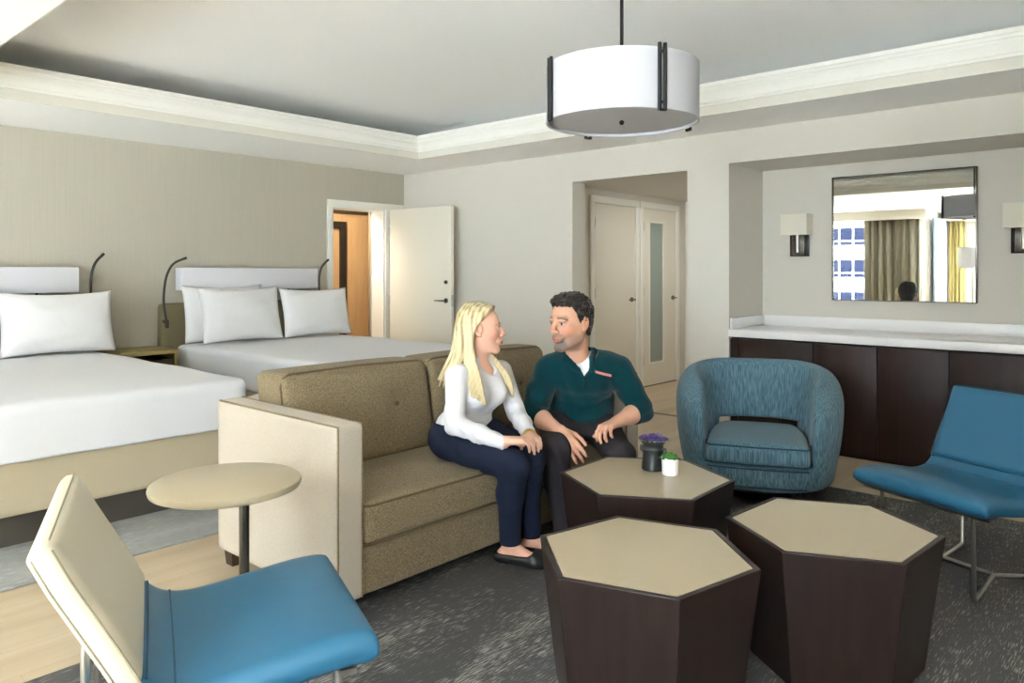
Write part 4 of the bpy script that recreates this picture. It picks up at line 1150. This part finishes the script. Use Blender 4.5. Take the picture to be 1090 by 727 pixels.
# ---- the man
O = empty('person', (-2.38, 3.15, 0), 0, 'dark-haired bearded man in a teal zip-neck pullover seated beside the woman', 'person')
H = Head((-2.288, 3.000, 1.055), (-.10, -.992, -.08), 1.16)
f2 = unit((.62, -.78, 0)); l2 = np.array([-f2[1], f2[0], 0])     # l2 points to his left
TA = np.stack([l2, f2, [0, 0, 1]])
pel = np.array([-2.45, 3.265, .545]); bel = np.array([-2.375, 3.205, .625]); che = np.array([-2.305, 3.135, .775])
shR, shL = che-l2*.178+[0, 0, .025], che+l2*.178+[0, 0, .025]
elR, elL = np.array([-2.425, 2.865, .60]), np.array([-2.045, 3.265, .605])
wrR, wrL = np.array([-2.225, 2.825, .545]), np.array([-2.06, 3.075, .572])
hipR, hipL = pel-l2*.085+[0, 0, -.005], pel+l2*.085+[0, 0, -.005]
knR, knL = np.array([-2.21, 2.77, .465]), np.array([-1.985, 2.985, .432])
anR, anL = np.array([-2.195, 2.835, .095]), np.array([-2.03, 3.06, .095])
toR, toL = (-2.03, 2.80), (-1.86, 3.06)
neck0 = np.array([-2.315, 3.105, .845])
def torso_m(s, g=0.):
    s.ell(pel, (.165+g, .125+g, .11+g), TA, .05)
    s.ell(bel, (.165+g, .130+g, .13+g), TA, .06)
    s.ell(che, (.172+g, .118+g, .125+g), TA, .06)
    s.cone(che-l2*.15+[0, 0, .035], che+l2*.15+[0, 0, .035], .056+g, .056+g, .05)
    s.cone(che-l2*.12+[0, 0, .05], neck0-[0, 0, .028], .045+g, .048+g, .05); s.cone(che+l2*.12+[0, 0, .05], neck0-[0, 0, .028], .045+g, .048+g, .05)
s = SDF((-2.72, 2.62, 0), (-1.80, 3.50, 1.24), .0031)
torso_m(s, -.022)
s.cone(neck0-[0, 0, .02], H.w((0, -.020, -.055)), .060, .058, .03)
for sh, el, wr in ((shR, elR, wrR), (shL, elL, wrL)):
    s.chain([sh, el, el*.6+wr*.4, wr], [.050, .042, .043, .029], .02)
for hp, kn, an in ((hipR, knR, anR), (hipL, knL, anL)):
    s.chain([hp, kn, kn*.65+an*.35, an], [.080, .048, .050, .036], .025)
foot(s, anR, toR); foot(s, anL, toL)
sculpt_hand(s, wrR, (.70, -.02, -.66), (-.55, .72, -.42), 1, (.22, .28, .2), 1.12, .16)
sculpt_hand(s, wrL, (-.05, -.97, -.12), (.15, -.05, -1), -1, (.55, .62, .45), 1.08, .14)
sculpt_head(s, H, True)
s.field(lambda X, Y, Z: Z-.024+0*X+0*Y, .006, 'sub')
put(O, 'body', s, 'skin', lambda V: paint_skin(V, H, srgb(210, 160, 134), True))
# pullover
s = SDF((-2.70, 2.74, .46), (-1.90, 3.52, .96), .004)
torso_m(s, .010)
s.ell((-2.335, 3.14, .545), (.170, .125, .10), TA, .05)
for sh, el, wr in ((shR, elR, wrR), (shL, elL, wrL)):
    s.chain([sh, sh*.5+el*.5, el, el+(wr-el)*.34], [.074, .068, .061, .054], .018)
def vneck(X, Y, Z):
    a = (X-che[0])*l2[0]+(Y-che[1])*l2[1]; b = (X-che[0])*f2[0]+(Y-che[1])*f2[1]
    return np.maximum(np.abs(a+.004)-.056*np.clip((Z-.772)/.09, -.2, 1.3), .02-b)
s.field(vneck, .008, 'sub')
s.ell(neck0+[.006, -.012, .045], (.066, .066, .060), None, .01, 'sub')
s.displace(lambda x, y, z: .0045*np.sin(z*75+x*26-y*34)*np.exp(-((z-.60)/.08)**2)+.0035*np.sin(x*60+y*48+z*30)*np.exp(-((z-.74)/.12)**2))
for el, wr in ((elR, wrR), (elL, wrL)):
    d_ = unit(wr-el); c_ = el+(wr-el)*.36
    s.field(lambda X, Y, Z, d_=d_, c_=c_: -((X-c_[0])*d_[0]+(Y-c_[1])*d_[1]+(Z-c_[2])*d_[2]), .006, 'sub', c_-.075, c_+.075)
s.field(lambda X, Y, Z: np.maximum(Z-.490+0*X+0*Y, (X-pel[0])*f2[0]+(Y-pel[1])*f2[1]-.4), .012, 'sub', (-2.70, 2.95, .4), (-2.12, 3.50, .52))
pull, PV = put(O, 'pullover', s, 'teal_knit', smooth=2)
# collar
s = SDF((-2.50, 2.88, .72), (-2.10, 3.28, .99), .003)
vb = che+f2*.128+[0, 0, -.012]
bk = neck0-f2*.070+[0, 0, .066]
for g in (-1, 1):
    sd = neck0+l2*g*.076+[0, 0, .058]; fr = neck0+l2*g*.062+f2*.060+[0, 0, .026]; md = che+l2*g*.030+f2*.124+[0, 0, .042]
    for dz, r_ in ((.0, .011), (-.014, .012), (-.026, .010)):
        k_ = 1+.12*(-dz/.026)
        s.chain([bk+[0, 0, dz*.9]-f2*.006*(k_-1)*8, sd+[0, 0, dz]+l2*g*.010*(k_-1)*8, fr+[0, 0, dz]+l2*g*.012*(k_-1)*8, md+l2*g*(.012*(k_-1)*8)+[0, 0, dz*.3]], [r_, r_, r_, r_*.7], .010)
    s.chain([md, vb], [.008, .006], .008)
col_ob, _ = put(O, 'collar', s, 'teal_knit', smooth=2)
m = MB(); off_ = np.array(O.location)
for g in (-1, 1):
    m.tube([bk-f2*.012+[0, 0, -.036]-off_, neck0+l2*g*.094+[0, 0, .026]-off_, neck0+l2*g*.082+f2*.066+[0, 0, -.004]-off_, che+l2*g*.046+f2*.128+[0, 0, .030]-off_], .0035, 6)
m.build('collar_shade_line', 'teal_dark', col_ob)  # darker line painting in the shade below the collar
m = MB()
for g in (-1, 1):
    L_ = [che+l2*g*(.052*q)+f2*(.132-.020*q)+np.array([0, 0, -.008+.085*q])-np.array(O.location) for q in np.linspace(0.02, .95, 7)]
    m.tube(L_, .003, 6)
m.tube([che+f2*.134+np.array([0, 0, -.008])-np.array(O.location), che+f2*.137+np.array([0, 0, -.055])-np.array(O.location)], .0035, 6)
m.build('zip', 'teal_dark', O)
# white tee in the neck opening
s = SDF((-2.50, 2.90, .70), (-2.12, 3.28, .96), .004)
s.ell(che, (.165, .108, .12), TA, .03); s.cone(che+[0, 0, .05], neck0+[0, 0, .015], .075, .060, .04)
s.ell(neck0+[.012, -.016, .062], (.062, .062, .052), None, .008, 'sub')
s.field(lambda X, Y, Z: Z-.74+0*X+0*Y, .005, 'sub')
put(O, 'tee_shirt', s, 'tee', smooth=2)
# salmon trim over the chest pocket, laid on the cloth
rel = PV-che; la = rel@l2; fa_ = rel@f2; za = rel[:, 2]
m = MB(); rings = []
for q in np.linspace(0, 1, 9):
    a = .052+.082*q; zc = .030-.024*q; row = []
    for dz in (.006, -.006):
        d2 = (la-a)**2+(za-zc-dz)**2+(fa_ < .0)*1.; i = np.argmin(d2)
        row.append(che+l2*a+f2*(fa_[i])+np.array([0, 0, zc+dz]))
    rings.append([row[0]-f2*.004, row[0]+f2*.0035, row[1]+f2*.0035, row[1]-f2*.004])
m.loft([[p-np.array(O.location) for p in r_] for r_ in rings]); m.build('pocket_trim', 'pink', O)
# trousers
s = SDF((-2.72, 2.66, .06), (-1.86, 3.50, .64), .004)
s.ell(pel, (.172, .130, .105), TA, .04)
for hp, kn, an in ((hipR, knR, anR), (hipL, knL, anL)):
    s.chain([hp, hp*.5+kn*.5, kn], [.098, .082, .070], .03); s.chain([kn, kn*.6+an*.4, an], [.073, .066, .056], .03)
s.ell((-2.29, 3.06, .50), (.10, .10, .055), TA, .04)
s.field(lambda X, Y, Z: Z-.072+0*X+0*Y, .006, 'sub')
s.field(lambda X, Y, Z: np.maximum(Z-.443+0*X+0*Y, X+2.278), .012, 'sub')
s.field(lambda X, Y, Z: .60-Z+0*X+0*Y, .006, 'sub')
s.displace(lambda x, y, z: .0035*np.sin(x*50+y*60+z*40)*np.exp(-((z-.47)/.10)**2))
put(O, 'trousers', s, 'charcoal', smooth=2)
shoe(O, 'shoe', anR, toR, 1.05, 'shoe', False); shoe(O, 'shoe', anL, toL, 1.05, 'shoe', False)
# short dark hair
s = SDF(H.w((0, 0, 0))-.17, H.w((0, 0, 0))+.17, .003)
s.ell(H.w((0, -.016, .036)), np.array([.081, .105, .092])*H.sc, H.A, .01)
s.ell(H.w((0, .040, .092)), np.array([.056, .048, .030])*H.sc, H.A, .03)
s.chain([H.w((.0, -.06, -.02)), H.w((0, -.048, -.07))], [.055*H.sc, .048*H.sc], .03)
def hairline(X, Y, Z):
    q = [sum((a-H.c[i])*H.A[j, i] for i, a in enumerate((X, Y, Z)))/H.sc for j in range(3)]
    tmp = np.clip((np.abs(q[0])-.035)/.03, 0, 1)
    fz = np.interp(np.clip(q[1], -.13, .13), [-.13, -.06, -.035, -.015, .004, .020, .040, .065, .13], [-.075, -.066, -.030, .005, -.012, .000, .058, .074, .086])
    return (q[2]-fz-.010*tmp*(q[1] > .03))*.7
s.field(hairline, .006, 'sub')
s.displace(wrinkle(.0032, 260, 5))
def dark_hair(V):
    n = .5+.5*np.sin(V[:, 0]*420+V[:, 1]*380+V[:, 2]*150); P = H.loc(V)
    side = np.clip((.03-P[:, 2])/.05, 0, 1)
    return np.array(srgb(44, 36, 32))[None]+(n*.012+side*.03)[:, None]
put(O, 'hair', s, 'hair', dark_hair, smooth=1)

# ------------------------------------------------------------------ daylight and camera
Wd = bpy.data.worlds.new('sky'); S.world = Wd; Wd.use_nodes = True
nt = Wd.node_tree; bg = nt.nodes['Background']
tc = nt.nodes.new('ShaderNodeTexCoord'); sx = nt.nodes.new('ShaderNodeSeparateXYZ'); rp = nt.nodes.new('ShaderNodeValToRGB')
nt.links.new(tc.outputs['Generated'], sx.inputs[0]); mr = nt.nodes.new('ShaderNodeMapRange'); mr.inputs[1].default_value = -1; mr.inputs[2].default_value = 1
nt.links.new(sx.outputs['Z'], mr.inputs[0]); nt.links.new(mr.outputs[0], rp.inputs[0])
rp.color_ramp.elements[0].position = .42; rp.color_ramp.elements[0].color = (1.95, 2.15, 2.4, 1)
rp.color_ramp.elements[1].position = .56; rp.color_ramp.elements[1].color = (.86, .97, 1.12, 1)
nt.links.new(rp.outputs[0], bg.inputs['Color']); bg.inputs['Strength'].default_value = 40.
def portal(name, x0, x1, y, z0=.12, z1=2.26):
    l = bpy.data.lights.new(name, 'AREA'); l.shape = 'RECTANGLE'; l.size = x1-x0; l.size_y = z1-z0; l.cycles.is_portal = True
    o = bpy.data.objects.new(name, l); COL.objects.link(o); o.location = ((x0+x1)/2, y, (z0+z1)/2); o.rotation_euler = (PI/2, 0, PI)
    return o
portal('daylight_opening', -5.1, -3.45, YW-.16); portal('daylight_opening', -2.5, -1.5, -3.77); portal('daylight_opening', -1.3, 1.6, -2.17)
l = bpy.data.lights.new('sun', 'SUN'); l.energy = 205; l.angle = math.radians(1.5); l.color = (.86, .95, 1.16)
o = bpy.data.objects.new('sun', l); COL.objects.link(o); o.location = (0, -10, 15); o.rotation_euler = (math.radians(38), 0, math.radians(6))
l = bpy.data.lights.new('hall_lamp', 'AREA'); l.shape = 'DISK'; l.size = .25; l.energy = 19; l.color = (1, .97, .92)
o = bpy.data.objects.new('hall_lamp', l); COL.objects.link(o); o.location = (-3.55, 7.3, 2.155)
l = bpy.data.lights.new('next_room_lamp', 'POINT'); l.energy = 120; l.color = (1, .88, .72); l.shadow_soft_size = .15
o = bpy.data.objects.new('next_room_lamp', l); COL.objects.link(o); o.location = (-7.0, 4.6, 2.2)

cam = bpy.data.cameras.new('camera'); co = bpy.data.objects.new('camera', cam); COL.objects.link(co); S.camera = co
cam.sensor_width = 36; cam.lens = 800*36/1090; cam.shift_y = -(363.5-290)/1090; cam.clip_start = .05
co.location = (0, 0, 1.3); co.rotation_euler = (PI/2, 0, math.atan2(715, 800))
S.view_settings.view_transform = 'Standard'; S.view_settings.look = 'None'; S.view_settings.gamma = 1; S.view_settings.use_curve_mapping = False
S.view_settings.exposure = -.82
S.cycles.max_bounces = 12; S.cycles.diffuse_bounces = 8; S.cycles.transparent_max_bounces = 12; S.cycles.sample_clamp_indirect = 150
